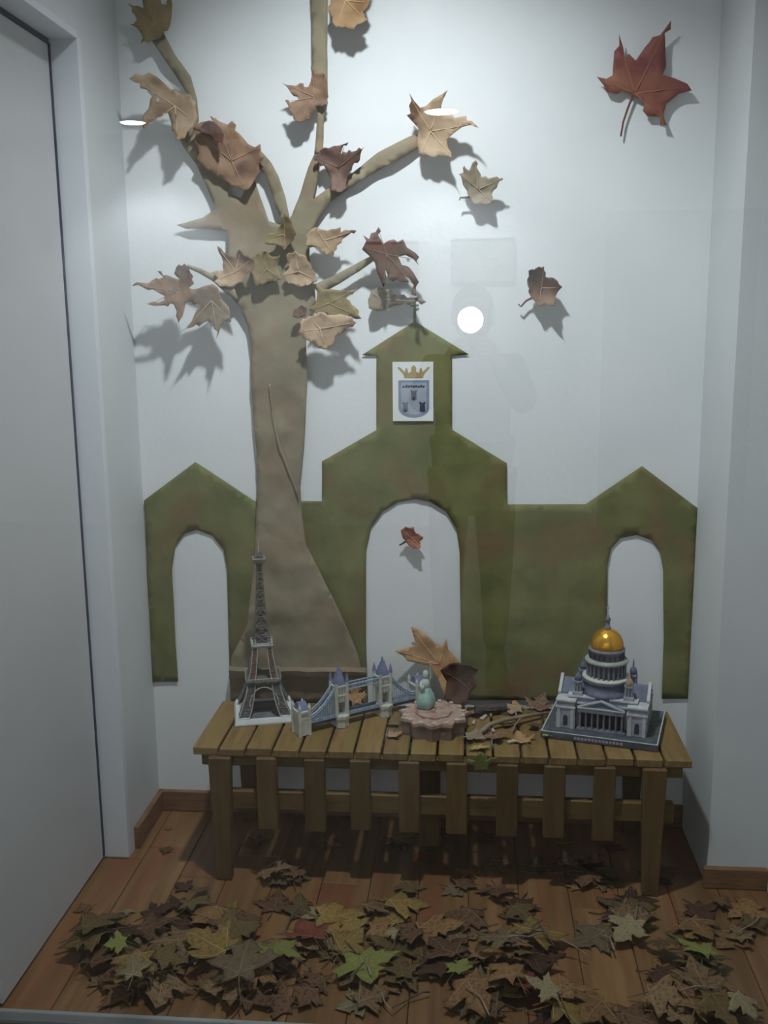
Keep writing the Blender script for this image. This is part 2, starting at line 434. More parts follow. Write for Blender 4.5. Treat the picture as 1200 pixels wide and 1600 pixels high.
MATS['print_pale'] = node_mat('print_pale', (.33, .37, .45), (.4, .44, .5), 30, .7)
shield.children[0].data.materials[0] = MATS['print_pale']
# short blurred line of lettering across the head of the shield, too small to read in the photograph
for k, (u, w0, w1) in enumerate(((.24, .565, .60), (.31, .565, .615), (.37, .565, .605), (.43, .57, .61), (.49, .565, .60), (.55, .57, .605), (.61, .565, .60), (.67, .57, .61), (.73, .565, .60))):
    flat('lettering', [(u, w0), (u + .05, w0), (u + .06, w1), (u + .012, w1)], 'print_dark', shield, .0009)
for (u, w, mm) in ((.52, .36, 'print_grey'), (.31, .16, 'print_grey'), (.73, .16, 'print_dark')):
    tw = flat('tower', [(u - .07, w), (u + .07, w), (u + .06, w + .13), (u + .075, w + .13), (u + .075, w + .165), (u + .03, w + .165), (u + .03, w + .15), (u - .03, w + .15), (u - .03, w + .165), (u - .075, w + .165), (u - .075, w + .13), (u - .06, w + .13)], mm, shield, .0009)
    flat('gate', [(u - .03, w - .005), (u + .03, w - .005), (u + .03, w + .04), (u, w + .06), (u - .03, w + .04)], 'print_dark', shield, .0012)
flat('crown', [(.30, .73), (.74, .73), (.78, .80), (.92, .905), (.87, .915), (.74, .83), (.72, .89), (.68, .895), (.65, .81), (.58, .84), (.585, .90), (.52, .945), (.455, .90), (.46, .84), (.39, .81), (.36, .895), (.32, .89), (.30, .83), (.17, .915), (.12, .905), (.26, .80)], 'print_gold', crest, .0006)

# ------------------------------------------------------------------ the paper tree
tb = onY(450, 1055, WY); tb.y = WY
tree = empty('paper_tree', (tb.x, WY, tb.z)); tag(tree, 'crumpled brown kraft paper tree with bare branches stuck on the white wall', 'paper tree')
TB = Vector((tb.x, WY, tb.z))
def crumple(x, z):
    low = max(0.0, min(1.0, (.95 - z) / .5))
    return .006 * nz(x, z, 14, 2) + .004 * nz(x, z, 33, 6) + .008 * low + .006 * low * nz(x, z, 7, 9) + .010
TRUNK = [(360, 1056), (364, 1024), (388, 975), (396, 900), (400, 845), (402, 780), (402, 705), (397, 655), (394, 600), (393, 537), (388, 510), (377, 481), (357, 457),
         (362, 430), (357, 400), (356, 362), (330, 359), (292, 358), (277, 352), (318, 341), (338, 327), (322, 288), (308, 258), (288, 230), (280, 212), (296, 196), (320, 205), (350, 230), (356, 285), (364, 306), (377, 310),
         (386, 292), (399, 282), (411, 318), (421, 346), (440, 352), (456, 338), (470, 302), (483, 262), (495, 236), (503, 236), (496, 285), (490, 312), (520, 290), (550, 272), (590, 240), (640, 214), (660, 208),
         (660, 228), (624, 250), (582, 272), (547, 294), (512, 320), (497, 343), (486, 362), (484, 400), (492, 440), (494, 470), (480, 505), (479, 540), (481, 600), (477, 680), (470, 755), (472, 800), (479, 850),
         (506, 902), (541, 972), (560, 1020), (568, 1054)]
wall_sheet('trunk', TRUNK, .012, 'kraft_paper', crumple, .018, .0015, tree, base=TB)
def branch(px, off=.014, amp=.010, bulge=0.0):
    return wall_sheet('branch', px, off, 'kraft_paper', lambda x, z: amp * nz(x, z, 18, 4) + amp + bulge, .014, .0015, tree, base=TB)
branch([(238, 64), (256, 52), (276, 88), (300, 121), (310, 158), (312, 190), (300, 215), (288, 225), (290, 190), (296, 150), (272, 114)], .02)
branch([(485, -24), (514, -24), (512, 60), (513, 150), (507, 182), (505, 240), (492, 240), (497, 178), (489, 140), (488, 60)], .016)
branch([(400, 232), (410, 238), (424, 254), (436, 276), (447, 310), (453, 340), (444, 352), (430, 320), (417, 276), (403, 262)], .022, .006)
branch([(488, 446), (520, 432), (548, 417), (572, 404), (590, 396), (593, 402), (560, 425), (530, 444), (500, 460)], .028, .005)
branch([(297, 414), (318, 420), (340, 432), (366, 440), (376, 470), (356, 458), (336, 440), (316, 428), (298, 420)], .035, .006, .02)
wall_sheet('paper_seam', [(420, 600), (423, 600), (430, 660), (440, 700), (466, 770), (468, 782), (436, 704), (426, 662)], .024, 'kraft_paper', lambda x, z: .003 * nz(x, z, 20, 8) + .003, .012, .0012, tree, base=TB)
# folded paper at the foot of the tree
def fold(bm):
    a = onY(358, 1048, WY - .035) - TB; b = onY(572, 1050, WY - .035) - TB
    n = 14
    prof = [(-.010, .006), (-.036, .012), (-.041, .002), (-.037, -.010), (-.010, -.018)]
    rings = []
    for i in range(n + 1):
        t = i / n; x = a.x + (b.x - a.x) * t; z = a.z + (b.z - a.z) * t + .004 * nz(x, 0, 20)
        rings.append([bm.verts.new((x, y + .006 * nz(x, y, 25), z + dz)) for y, dz in prof])
    for i in range(n):
        for k in range(len(prof)):
            bm.faces.new((rings[i][k], rings[i + 1][k], rings[i + 1][(k + 1) % len(prof)], rings[i][(k + 1) % len(prof)]))
    bm.faces.new(rings[0]); bm.faces.new(rings[-1][::-1])
part('base_fold', 'kraft_paper', tree, fold)
wall_sheet('base_sheet', [(362, 1050), (568, 1050), (575, 1100), (360, 1100)], .015, 'kraft_dark', lambda x, z: .004 * nz(x, z, 15, 3), .02, .0015, tree, base=TB)

# ------------------------------------------------------------------ leaves on the wall
def rib(bm, pts, r0, r1):
    n = len(pts); tube(bm, pts, [r0 + (r1 - r0) * i / (n - 1) for i in range(n)], 5)
def wall_leaf(px, kind, off, label, curl=.02, ctr=None, stem=None, tips=(), tape=None, amp=.006, seed=1.0, group=None, hook=False):
    pts = [onY(a, b, WY - off) for a, b in px]
    c = onY(ctr[0], ctr[1], WY - off) if ctr else sum(pts, Vector()) / len(pts)
    rad = max((p - c).length for p in pts)
    base = Vector((c.x, WY - off, c.z))
    def disp(x, z):
        d = math.hypot(x, z) / rad
        return curl * d * d + amp * (nz(x, z, 30, seed) + .6 * nz(x, z, 70, seed + 3)) + .10 * abs(nz(x, z, 11, seed * 2)) * curl
    rg = random.Random(int(seed * 10)); out = []                      # ragged margin: small teeth between the traced points
    for i, p in enumerate(pts):
        q = pts[(i + 1) % len(pts)]; out.append((p.x - base.x, p.z - base.z)); d = q - p
        if d.length > .22 * rad:
            for t, sg in ((.38, 1), (.62, -1)):
                k = rg.uniform(.015, .045) * rad * sg * rg.choice((1, 1, -1)); w = p.lerp(q, t)
                out.append((w.x - base.x - d.z / d.length * k, w.z - base.z + d.x / d.length * k))
    me = sheet_mesh('dry_leaf', out, max(.007, rad * .10), disp, .0008, 'leaf_' + kind)
    o = bpy.data.objects.new('dry_leaf', me); C.objects.link(o); o.location = base
    tag(o, label, 'leaf', group or 'dry leaves stuck on the wall and the paper tree')
    if stem:
        bm = bmesh.new(); sp = [onY(a, b, WY - off + .004) - base for a, b in stem]
        rib(bm, sp, .0032, .0022); obj('stem', bm, 'stem_' + kind, o, True)
    if tips:
        bm = bmesh.new()
        for t in tips:
            e = onY(t[0], t[1], WY - off) - base
            ln = [Vector((e.x * k / 8, -disp(e.x * k / 8, e.z * k / 8) - .0006, e.z * k / 8)) for k in range(8)]
            rib(bm, ln, .0016, .0006)
        obj('veins', bm, 'vein_' + kind, o, True)
    if tape:
        for (a, b, a2, b2) in tape:
            p, q = onY(a, b, WY - off - .012) - base, onY(a2, b2, WY - off - .012) - base
            bm = bmesh.new(); d = (q - p).normalized(); up = Vector((0, 1, 0)).cross(d) * .004
            vs = [bm.verts.new(v) for v in (p - up, q - up + Vector((0, .008, 0)), q + up + Vector((0, .012, 0)), p + up)]
            bm.faces.new(vs); bmesh.ops.solidify(bm, geom=bm.faces[:], thickness=.0004)
            obj('tape', bm, 'clear_tape', o)
    return o

wall_leaf([(203, 8), (214, 27), (216, 33), (205, 39), (215, 44), (221, 52), (225, 60), (222, 69), (238, 65), (256, 53), (265, 45), (269, 22), (271, -6), (264, -12), (261, 10), (254, 7), (246, -18), (228, -16), (225, 14)],
          'olive', .045, 'dark olive leaf capping the tip of the uppermost left branch', .025, (242, 40), tips=((206, 12), (230, -10), (247, -12), (267, -4), (208, 39)), seed=1)
wall_leaf([(210, 129), (219, 120), (238, 117), (249, 123), (259, 132), (275, 141), (294, 147), (308, 161), (311, 184), (304, 199), (293, 217), (279, 222), (276, 208), (271, 206), (268, 192), (263, 177), (256, 177), (245, 190), (236, 193), (230, 205), (227, 188), (234, 172), (237, 156), (244, 147), (231, 142), (217, 133)],
          'tan', .070, 'orange-brown leaf with drooping lobes hanging left of the top left branch', .04, (274, 166), tips=((214, 128), (230, 200), (280, 217), (304, 190)), tape=((248, 158, 230, 140), (269, 133, 279, 139)), seed=2)
wall_leaf([(305, 203), (326, 191), (336, 194), (331, 183), (345, 191), (357, 196), (364, 190), (375, 210), (383, 219), (399, 231), (408, 226), (415, 247), (406, 256), (403, 275), (396, 288), (382, 299), (368, 292), (352, 285), (338, 276), (314, 258), (309, 230)],
          'brown', .036, 'large flat brown leaf lying across the thick upper left limb', .02, (362, 252), tips=((310, 206), (336, 188), (364, 194), (406, 230), (384, 296)), tape=((335, 185, 341, 198),), seed=3)
wall_leaf([(305, 204), (318, 194), (329, 189), (342, 196), (352, 212), (350, 226), (338, 222), (322, 210)],
          'dark', .066, 'small crumpled dark leaf on top of the large brown leaf', .015, (330, 206), seed=3.5)
wall_leaf([(445, 133), (457, 135), (469, 131), (482, 137), (486, 129), (487, 107), (497, 116), (508, 116), (512, 146), (513, 161), (504, 167), (494, 165), (493, 173), (487, 185), (476, 192), (466, 193), (455, 176), (447, 159), (460, 160), (468, 157), (456, 147)],
          'brown', .038, 'reddish brown leaf halfway up the upright paper branch', .025, (492, 152), tips=((449, 134), (488, 112), (450, 161), (470, 188)), seed=4)
wall_leaf([(491, 247), (501, 236), (522, 229), (546, 224), (535, 234), (533, 241), (546, 235), (558, 237), (571, 232), (563, 252), (551, 260), (543, 276), (543, 293), (536, 301), (518, 301), (514, 274), (509, 264), (499, 256)],
          'dark', .036, 'dark purple-brown leaf at the root of the right paper branch', .025, (528, 262), tips=((540, 226), (566, 236), (494, 247), (528, 296)), seed=5)
wall_leaf([(641, 150), (648, 161), (657, 170), (676, 158), (690, 151), (700, 145), (693, 158), (689, 169), (695, 181), (721, 184), (737, 193), (748, 205), (735, 199), (722, 201), (711, 208), (698, 219), (700, 232), (711, 254), (694, 245), (673, 247), (655, 240), (653, 210), (654, 201), (643, 189), (636, 182), (642, 179)],
          'tan', .040, 'tan leaf with long curled tips at the end of the right paper branch', .045, (672, 205), tips=((642, 155), (696, 149), (740, 197), (708, 248), (660, 240)), seed=6)
wall_leaf([(743, 252), (748, 268), (752, 277), (770, 278), (786, 280), (778, 288), (768, 304), (770, 317), (752, 319), (738, 318), (735, 309), (730, 299), (722, 283), (717, 274), (724, 271), (726, 261), (733, 268)],
          'grey', .035, 'greyish tan leaf falling alone below the right branch tip', .025, (748, 296), ((740, 306), (730, 308), (719, 309), (718, 313)), tips=((743, 256), (782, 281), (720, 275), (766, 315)), seed=7)
wall_leaf([(480, 367), (486, 359), (493, 355), (501, 358), (518, 358), (533, 355), (533, 364), (546, 361), (559, 362), (545, 368), (535, 374), (527, 384), (522, 399), (508, 398), (490, 386), (478, 384)],
          'tan', .045, 'pale tan leaf right of the fork of the paper trunk', .025, (506, 376), tips=((554, 362), (494, 358), (520, 395)), tape=((494, 387, 503, 395),), seed=8)
wall_leaf([(445, 334), (457, 347), (463, 363), (460, 374), (446, 392), (435, 383), (416, 382), (418, 367), (432, 363), (441, 348)],
          'olive', .052, 'olive leaf wedged in the fork of the paper trunk', .02, (444, 366), tips=((445, 338), (418, 374), (446, 388)), seed=9)
wall_leaf([(448, 398), (462, 393), (480, 402), (484, 414), (497, 438), (486, 444), (473, 448), (450, 443), (442, 428), (452, 418)],
          'tan', .040, 'tan leaf flat on the right side of the trunk below the fork', .012, (466, 424), tips=((494, 437), (462, 396), (446, 430)), seed=10)
wall_leaf([(398, 400), (412, 392), (426, 402), (438, 400), (434, 420), (440, 436), (420, 440), (402, 448), (396, 430), (390, 418)],
          'olive', .042, 'faded olive leaf flat on the middle of the trunk below the fork', .012, (416, 420), tips=((413, 396), (436, 434), (400, 444)), seed=10.5)
wall_leaf([(344, 386), (352, 395), (361, 400), (370, 403), (376, 390), (384, 400), (399, 403), (397, 421), (384, 429), (380, 440), (367, 448), (348, 448), (337, 441), (343, 434), (332, 427), (350, 423), (348, 402)],
          'tan', .055, 'yellow-tan leaf with a dark pointed tip on the left side of the trunk', .03, (368, 425), tips=((346, 390), (376, 394), (394, 406), (338, 438)), seed=11)
wall_leaf([(212, 448), (225, 442), (240, 438), (256, 433), (248, 424), (262, 430), (271, 434), (282, 438), (273, 428), (277, 418), (290, 412), (299, 426), (305, 443), (296, 450), (308, 460), (290, 474), (281, 504), (273, 476), (258, 477), (232, 475), (258, 469), (257, 462), (248, 457), (227, 449)],
          'brown', .085, 'reddish brown leaf with a long pointed lobe at the far left branch end', .03, (276, 455), tips=((218, 447), (284, 418), (280, 498), (240, 474)), tape=((257, 452, 261, 457), (270, 451, 274, 456)), seed=12)
wall_leaf([(298, 453), (310, 451), (320, 447), (333, 444), (343, 458), (358, 479), (363, 503), (350, 500), (346, 514), (342, 528), (336, 503), (318, 505), (303, 511), (287, 519), (302, 500), (315, 477), (300, 472)],
          'grey', .070, 'dull brown leaf hanging point down beside the far left leaf', .03, (330, 470), tips=((290, 516), (342, 522), (360, 500)), seed=13)
wall_leaf([(566, 390), (573, 377), (568, 368), (577, 374), (592, 355), (595, 374), (598, 382), (607, 376), (630, 374), (636, 387), (650, 396), (655, 415), (646, 405), (634, 399), (622, 401), (628, 414), (647, 427), (655, 441), (651, 463), (643, 460), (647, 446), (632, 431), (640, 441), (626, 441), (609, 436), (602, 421), (604, 436), (600, 450), (596, 440), (590, 428), (586, 411), (576, 399)],
          'dark', .060, 'dark red-brown leaf with ragged curled lobes above the belfry', .03, (604, 397), tips=((592, 360), (570, 388), (650, 406), (650, 450), (600, 444)), tape=((636, 404, 639, 408),), seed=14)
wall_leaf([(575, 469), (580, 456), (590, 449), (603, 452), (622, 462), (646, 465), (667, 472), (645, 475), (627, 476), (612, 479), (601, 485), (590, 486), (577, 482)],
          'grey', .032, 'grey-brown leaf touching the cross of the belfry', .03, (596, 468), tips=((660, 471), (582, 458), (592, 483)), tape=((620, 461, 624, 464),), seed=15)
wall_leaf([(494, 446), (506, 452), (518, 452), (557, 453), (541, 466), (556, 480), (566, 498), (548, 494), (538, 500), (520, 496), (500, 490), (484, 486), (495, 470)],
          'olive', .056, 'brown-olive leaf on the right edge of the trunk below the thin branch', .02, (514, 474), tips=((552, 455), (560, 494), (490, 484)), seed=16)
wall_leaf([(483, 494), (498, 488), (522, 492), (548, 495), (558, 504), (540, 517), (523, 525), (523, 536), (507, 546), (493, 539), (482, 532), (466, 520), (470, 503)],
          'tan', .062, 'yellow-tan leaf under the brown-olive leaf beside the trunk', .02, (500, 514), tips=((554, 504), (508, 542), (470, 518), (486, 497)), seed=17)
wall_leaf([(460, 484), (472, 476), (481, 482), (478, 494), (466, 498), (458, 494)], 'dark', .045, 'tiny dark red leaf scrap in the middle of the trunk', .01, seed=18)
wall_leaf([(825, 424), (838, 419), (849, 417), (852, 433), (865, 435), (877, 449), (867, 464), (865, 478), (852, 475), (840, 478), (828, 461), (824, 446)],
          'brown', .025, 'small crumpled brown leaf on bare wall beside the bright reflection', .03, (846, 450), ((834, 464), (822, 470), (814, 479), (810, 475)), tips=((849, 421), (872, 450), (842, 474)), seed=19)
wall_leaf([(932, 121), (947, 124), (957, 118), (958, 97), (966, 56), (973, 75), (976, 93), (982, 85), (993, 95), (1007, 75), (1030, 57), (1046, 36), (1038, 67), (1039, 90), (1035, 118), (1053, 123), (1073, 132), (1079, 143), (1060, 147), (1040, 163), (1036, 180), (1041, 197), (1021, 182), (1011, 182), (1000, 155), (987, 149), (973, 142), (948, 144), (943, 133)],
          'red', .018, 'big red maple-like leaf alone high on the wall at the right', .02, (992, 146), ((990, 146), (980, 172), (974, 190), (970, 213)), tips=((966, 62), (1043, 42), (1074, 137), (1038, 190), (938, 124)), seed=20)
wall_leaf([(627, 827), (634, 821), (640, 824), (647, 823), (650, 833), (662, 838), (656, 845), (658, 854), (645, 856), (637, 849), (630, 841)],
          'red', .018, 'small dark red leaf inside the middle church arch', .015, (642, 840), ((634, 846), (628, 850), (624, 852)), tips=((660, 839), (630, 828), (655, 852)), seed=21)
wall_leaf([(519, -30), (517, 0), (514, 20), (527, 47), (541, 45), (554, 51), (559, 43), (576, 35), (567, 22), (579, 7), (572, -10), (582, -34), (560, -26), (548, -52), (534, -30)],
          'orange', .045, 'orange-tan leaf right of the top of the upright paper branch', .03, (540, 0), tips=((528, 42), (572, 34), (574, 6), (548, -46)), seed=22)
#@@WALL_END
# ------------------------------------------------------------------ the bench
BX0, BX1, BY0, BY1 = -.715, .56, 2.38, 2.70
bench = empty('slatted_bench', ((BX0 + BX1) / 2, (BY0 + BY1) / 2, 0)); tag(bench, 'low brown slatted wooden bench with picket front against the wall', 'bench')
bo = bench.location
def bpart(name, x0, x1, y0, y1, z0, z1, mat, bev=.003):
    return box(name, x0 - bo.x, x1 - bo.x, y0 - bo.y, y1 - bo.y, z0, z1, mat, bench, bev)
NS = 18; sw = (BX1 - BX0) / NS
for i in range(NS):
    a = BX0 + sw * i
    r_ = random.Random(i)
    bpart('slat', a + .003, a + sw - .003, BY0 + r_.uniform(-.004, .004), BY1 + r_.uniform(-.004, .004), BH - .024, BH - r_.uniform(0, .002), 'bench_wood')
for y in (BY0 + .012, BY1 - .034):
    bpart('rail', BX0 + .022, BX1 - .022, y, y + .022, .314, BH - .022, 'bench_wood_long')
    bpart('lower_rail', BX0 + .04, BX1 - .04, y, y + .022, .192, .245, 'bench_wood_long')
LEGX = (-.640, .466)
for lx in LEGX:
    for y in (BY0 - .012, BY1 - .012):
        bm = bmesh.new()
        vs = bx(bm, lx - .030 - bo.x, lx + .030 - bo.x, y - bo.y, y + .026 - bo.y, 0, BH - .024, .003)
        for v in vs:
            if v.co.z < .1: v.co.x = (v.co.x - lx + bo.x) * .68 + lx - bo.x
        obj('leg', bm, 'bench_wood_up', bench)
    bpart('side_rail', lx - .012, lx + .012, BY0 + .014, BY1 - .012, .30, BH - .024, 'bench_wood')
step = (LEGX[1] - LEGX[0]) / 9
for i in range(1, 9):
    r_ = random.Random(i + 40)
    xx = LEGX[0] + step * i + r_.uniform(-.004, .004)
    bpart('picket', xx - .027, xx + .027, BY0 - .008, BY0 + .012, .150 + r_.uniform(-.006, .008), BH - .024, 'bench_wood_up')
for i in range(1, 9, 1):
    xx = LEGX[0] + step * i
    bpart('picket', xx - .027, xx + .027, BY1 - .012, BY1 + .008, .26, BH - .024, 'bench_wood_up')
bpart('middle_leg', -.135, -.075, 2.575, 2.600, 0, BH - .024, 'bench_wood_up')

# ------------------------------------------------------------------ models on the bench
# iron tower
et = empty('lattice_tower_model', (-.571, 2.614, BH), R(14)); tag(et, 'card model of a tall iron lattice tower on a white square base', 'model')
def plate(bm):
    lathe(bm, [(.1165, 0), (.1165, .004), (.1105, .014), (.096, .014), (.092, .010)], n=4, rot=R(45))
part('base', 'card_white', et, plate)
box('base_court', -.064, .064, -.064, .064, .0095, .0115, 'card_grey', et)
def bar(bm, a, b, w): tube(bm, [a, b], [w, w], 4)
WZ = [(.012, .074), (.04, .061), (.07, .0505), (.105, .042), (.14, .034), (.175, .0285), (.205, .025), (.24, .0175), (.28, .0140), (.33, .0112), (.38, .0090), (.432, .0075)]
def hw(z):
    for (z0, w0), (z1, w1) in zip(WZ, WZ[1:]):
        if z <= z1: return w0 + (w1 - w0) * max(0, (z - z0)) / (z1 - z0)
    return WZ[-1][1]
def leg_seg(zs, lw0, lw1, name, core, edge):
    for sx in (-1, 1):
        for sy in (-1, 1):
            bm = bmesh.new(); be = bmesh.new(); rings = []
            for i, z in enumerate(zs):
                w = hw(z); t = i / (len(zs) - 1); lw = lw0 + (lw1 - lw0) * t
                rings.append([Vector((sx * w, sy * w, z)), Vector((sx * (w - lw), sy * w, z)), Vector((sx * (w - lw), sy * (w - lw), z)), Vector((sx * w, sy * (w - lw), z))])
            for r0, r1 in zip(rings, rings[1:]):
                for k in range(4):
                    bar(be, r0[k], r1[k], .0014)
                    bar(bm, r0[k], r1[(k + 1) % 4], .0011); bar(bm, r0[(k + 1) % 4], r1[k], .0011)
                    bar(bm, r1[k], r1[(k + 1) % 4], .0010)
            for i in range(len(rings) - 1):
                q0 = [sum(rings[i], Vector()) / 4 * .0 + v.lerp(sum(rings[i], Vector()) / 4, .14) for v in rings[i]]
                q1 = [v.lerp(sum(rings[i + 1], Vector()) / 4, .14) for v in rings[i + 1]]
                w0 = [bm.verts.new(v) for v in q0]; w1 = [bm.verts.new(v) for v in q1]
                for k in range(4): bm.faces.new((w0[k], w0[(k + 1) % 4], w1[(k + 1) % 4], w1[k]))
            o = obj(name, bm, core, et); obj('leg_edge', be, edge, o)
            box('footing', sx * (hw(.012) - lw0 / 2) - .017, sx * (hw(.012) - lw0 / 2) + .017, sy * (hw(.012) - lw0 / 2) - .017, sy * (hw(.012) - lw0 / 2) + .017, .008, .018, 'card_white', o) if zs[0] < .02 else None
leg_seg((.014, .037, .06, .082, .103), .030, .020, 'leg', 'iron', 'iron_edge')
leg_seg((.110, .133, .157, .18, .203), .018, .012, 'upper_leg', 'iron_red', 'iron_edge')
def arches(bm):
    for k in range(4):
        m_ = Matrix.Rotation(k * math.pi / 2, 4, 'Z'); pv = None
        for i in range(13):
            a = math.pi * i / 12; z = .045 + .048 * math.sin(a); y = -hw(z) + .001; x_ = -.040 * math.cos(a)
            p = m_ @ Vector((x_, y, z))
            if pv: bar(bm, pv, p, .0018)
            pv = p
part('arch', 'iron_edge', et, arches)
def platform(name, z, w, h, mat, rail):
    o = part(name, mat, et, lambda bm: (bx(bm, -w, w, -w, w, z, z + h * .5, .001), bx(bm, -w - .003, w + .003, -w - .003, w + .003, z + h * .5, z + h, .001)))
    def rl(bm):
        for k in range(4):
            m_ = Matrix.Rotation(k * math.pi / 2, 4, 'Z'); n = 8
            for i in range(n + 1):
                u = -w + 2 * w * i / n; bar(bm, m_ @ Vector((u, -w - .002, z + h)), m_ @ Vector((u, -w - .002, z + h + rail)), .0007)
            bar(bm, m_ @ Vector((-w, -w - .002, z + h + rail)), m_ @ Vector((w, -w - .002, z + h + rail)), .001)
    part('railing', 'iron_edge', o, rl)
platform('first_platform', .100, .046, .012, 'iron', .006)
platform('second_platform', .200, .0275, .009, 'iron_edge', .005)
def shaft(bm):
    zs = [.209, .235, .26, .285, .31, .335, .36, .385, .41, .434]
    for z0, z1 in zip(zs, zs[1:]):
        a, b = hw(z0), hw(z1); c0 = [Vector((a * u, a * v, z0)) for u, v in ((-1, -1), (1, -1), (1, 1), (-1, 1))]; c1 = [Vector((b * u, b * v, z1)) for u, v in ((-1, -1), (1, -1), (1, 1), (-1, 1))]
        for k in range(4):
            bar(bm, c0[k], c1[k], .0017); bar(bm, c0[k], c1[(k + 1) % 4], .0012); bar(bm, c0[(k + 1) % 4], c1[k], .0012); bar(bm, c1[k], c1[(k + 1) % 4], .0012)
sf = part('shaft', 'iron', et, shaft)
def core(bm):
    v = []
    for z in (.209, .26, .33, .434):
        w = hw(z) * .62; v.append([bm.verts.new((w * a, w * b, z)) for a, b in ((-1, -1), (1, -1), (1, 1), (-1, 1))])
    for r0, r1 in zip(v, v[1:]):
        for k in range(4): bm.faces.new((r0[k], r0[(k + 1) % 4], r1[(k + 1) % 4], r1[k]))
    bm.faces.new(v[0][::-1]); bm.faces.new(v[-1])
part('core', 'iron', sf, core)
part('top_cabin', 'iron', et, lambda bm: (bx(bm, -.011, .011, -.011, .011, .432, .438, .001), bx(bm, -.0165, .0165, -.0165, .0165, .438, .446, .001), bx(bm, -.010, .010, -.010, .010, .446, .458, .001), lathe(bm, [(.008, .458), (.006, .465), (.0025, .469)], n=12)))
part('antenna', 'iron_edge', et, lambda bm: tube(bm, [(0, 0, .466), (0, 0, .498)], [.0018, .0008], 6))
part('cabin_railing', 'iron_edge', et, lambda bm: [bar(bm, Vector((.0165 * a, .0165 * b, .449)), Vector((.0165 * c, .0165 * d, .449)), .0009) for a, b, c, d in ((-1, -1, 1, -1), (1, -1, 1, 1), (1, 1, -1, 1), (-1, 1, -1, -1))])

# two-towered bridge
tbm = empty('tower_bridge_model', (-.2935, 2.590, BH), R(36)); tag(tbm, 'blue and cream card model of a two-towered suspension bridge', 'model')
BA = .184; BT = .069
tbm.scale = (1, 1, 1.13)
part('deck', 'bridge_navy', tbm, lambda bm: bx(bm, -BA, BA, -.011, .011, .016, .027, .001))
part('deck_rail', 'bridge_blue', tbm, lambda bm: [bx(bm, -BA, BA, s * .0115 - .001, s * .0115 + .001, .024, .033) for s in (-1, 1)])
for s in (-1, 1):
    tw = empty('bridge_tower', (s * BT, 0, 0)); tw.parent = tbm
    part('pier', 'stone_cream', tw, lambda bm: (prism(bm, [(-.017, -.022), (0, -.032), (.017, -.022), (.017, .022), (0, .032), (-.017, .022)], 'z', 0, .022), prism(bm, [(-.019, -.024), (0, -.035), (.019, -.024), (.019, .024), (0, .035), (-.019, .024)], 'z', .022, .029)))
    def shaft_t(bm):
        for u in (-1, 1): bx(bm, u * .0135 - .0035 if u > 0 else -.017, .017 if u > 0 else -.010, -.017, .017, .029, .064, .0006)
        bx(bm, -.017, .017, -.017, .017, .060, .100, .0008)
        bx(bm, -.0185, .0185, -.0185, .0185, .076, .079); bx(bm, -.0185, .0185, -.0185, .0185, .098, .102)
    part('shaft', 'stone_cream', tw, shaft_t)
    part('windows', 'stone_dim', tw, lambda bm: [bx(bm, *((u - .0022, u + .0022, v * .0172 - .0006, v * .0172 + .0006) if ax else (v * .0172 - .0006, v * .0172 + .0006, u - .0022, u + .0022)), z, z + .011) for ax in (0, 1) for v in (-1, 1) for u in (-.008, 0, .008) for z in (.062, .083)])
    part('roof', 'slate_blue', tw, lambda bm: lathe(bm, [(.021, .102), (.013, .122), (.0045, .137), (.0012, .148)], n=4, rot=R(45)))
    def tur(bm):
        for u in (-1, 1):
            for v in (-1, 1): lathe(bm, [(.0048, .029), (.0048, .110), (.0056, .111)], u * .0165, v * .0165, 10)
    part('turrets', 'stone_cream', tw, tur)
    def tip(bm):
        for u in (-1, 1):
            for v in (-1, 1): lathe(bm, [(.0056, .111), (.0028, .124), (.0006, .132)], u * .0165, v * .0165, 10)
    part('turret_tips', 'slate_blue', tw, tip)
    # side span: curved chain with hangers
    for v in (-1, 1):
        def chain(bm):
            pv = None
            for i in range(15):
                t = i / 14; xx = s * (BT + .017 + (BA - BT - .017) * t); zz = .034 + .062 * (1 - t) ** 2.0
                p = Vector((xx, v * .0115, zz))
                if pv is not None:
                    q = [pv, p]
                    for dz in (0, .006): bar(bm, q[0] + Vector((0, 0, dz)), q[1] + Vector((0, 0, dz)), .0023)
                    bar(bm, q[0], q[1] + Vector((0, 0, .006)), .0012)
                pv = p
        ch = part('chain', 'bridge_blue', tbm, chain)
        def hang(bm):
            for i in range(1, 13):
                t = i / 14; xx = s * (BT + .017 + (BA - BT - .017) * t); zz = .034 + .062 * (1 - t) ** 2.0
                bar(bm, Vector((xx, v * .0115, .028)), Vector((xx, v * .0115, zz)), .0019)
        part('hangers', 'bridge_blue', ch, hang)
    ab = empty('abutment', (s * BA, 0, 0)); ab.parent = tbm; ab.scale = (1.12, 1.12, 1.2)
    part('gatehouse', 'stone_cream', ab, lambda bm: (bx(bm, -.013, .013, -.019, .019, 0, .046, .001), bx(bm, -.0155, .0155, -.0215, .0215, .046, .051, .0008), [lathe(bm, [(.0045, 0), (.0045, .058), (.0008, .066)], a * .0125, b * .0185, 8) for a in (-1, 1) for b in (-1, 1)]))
    part('roof', 'slate_blue', ab, lambda bm: prism(bm, [(-.017, .051), (.017, .051), (.004, .066), (-.004, .066)], 'x', -.011, .011))
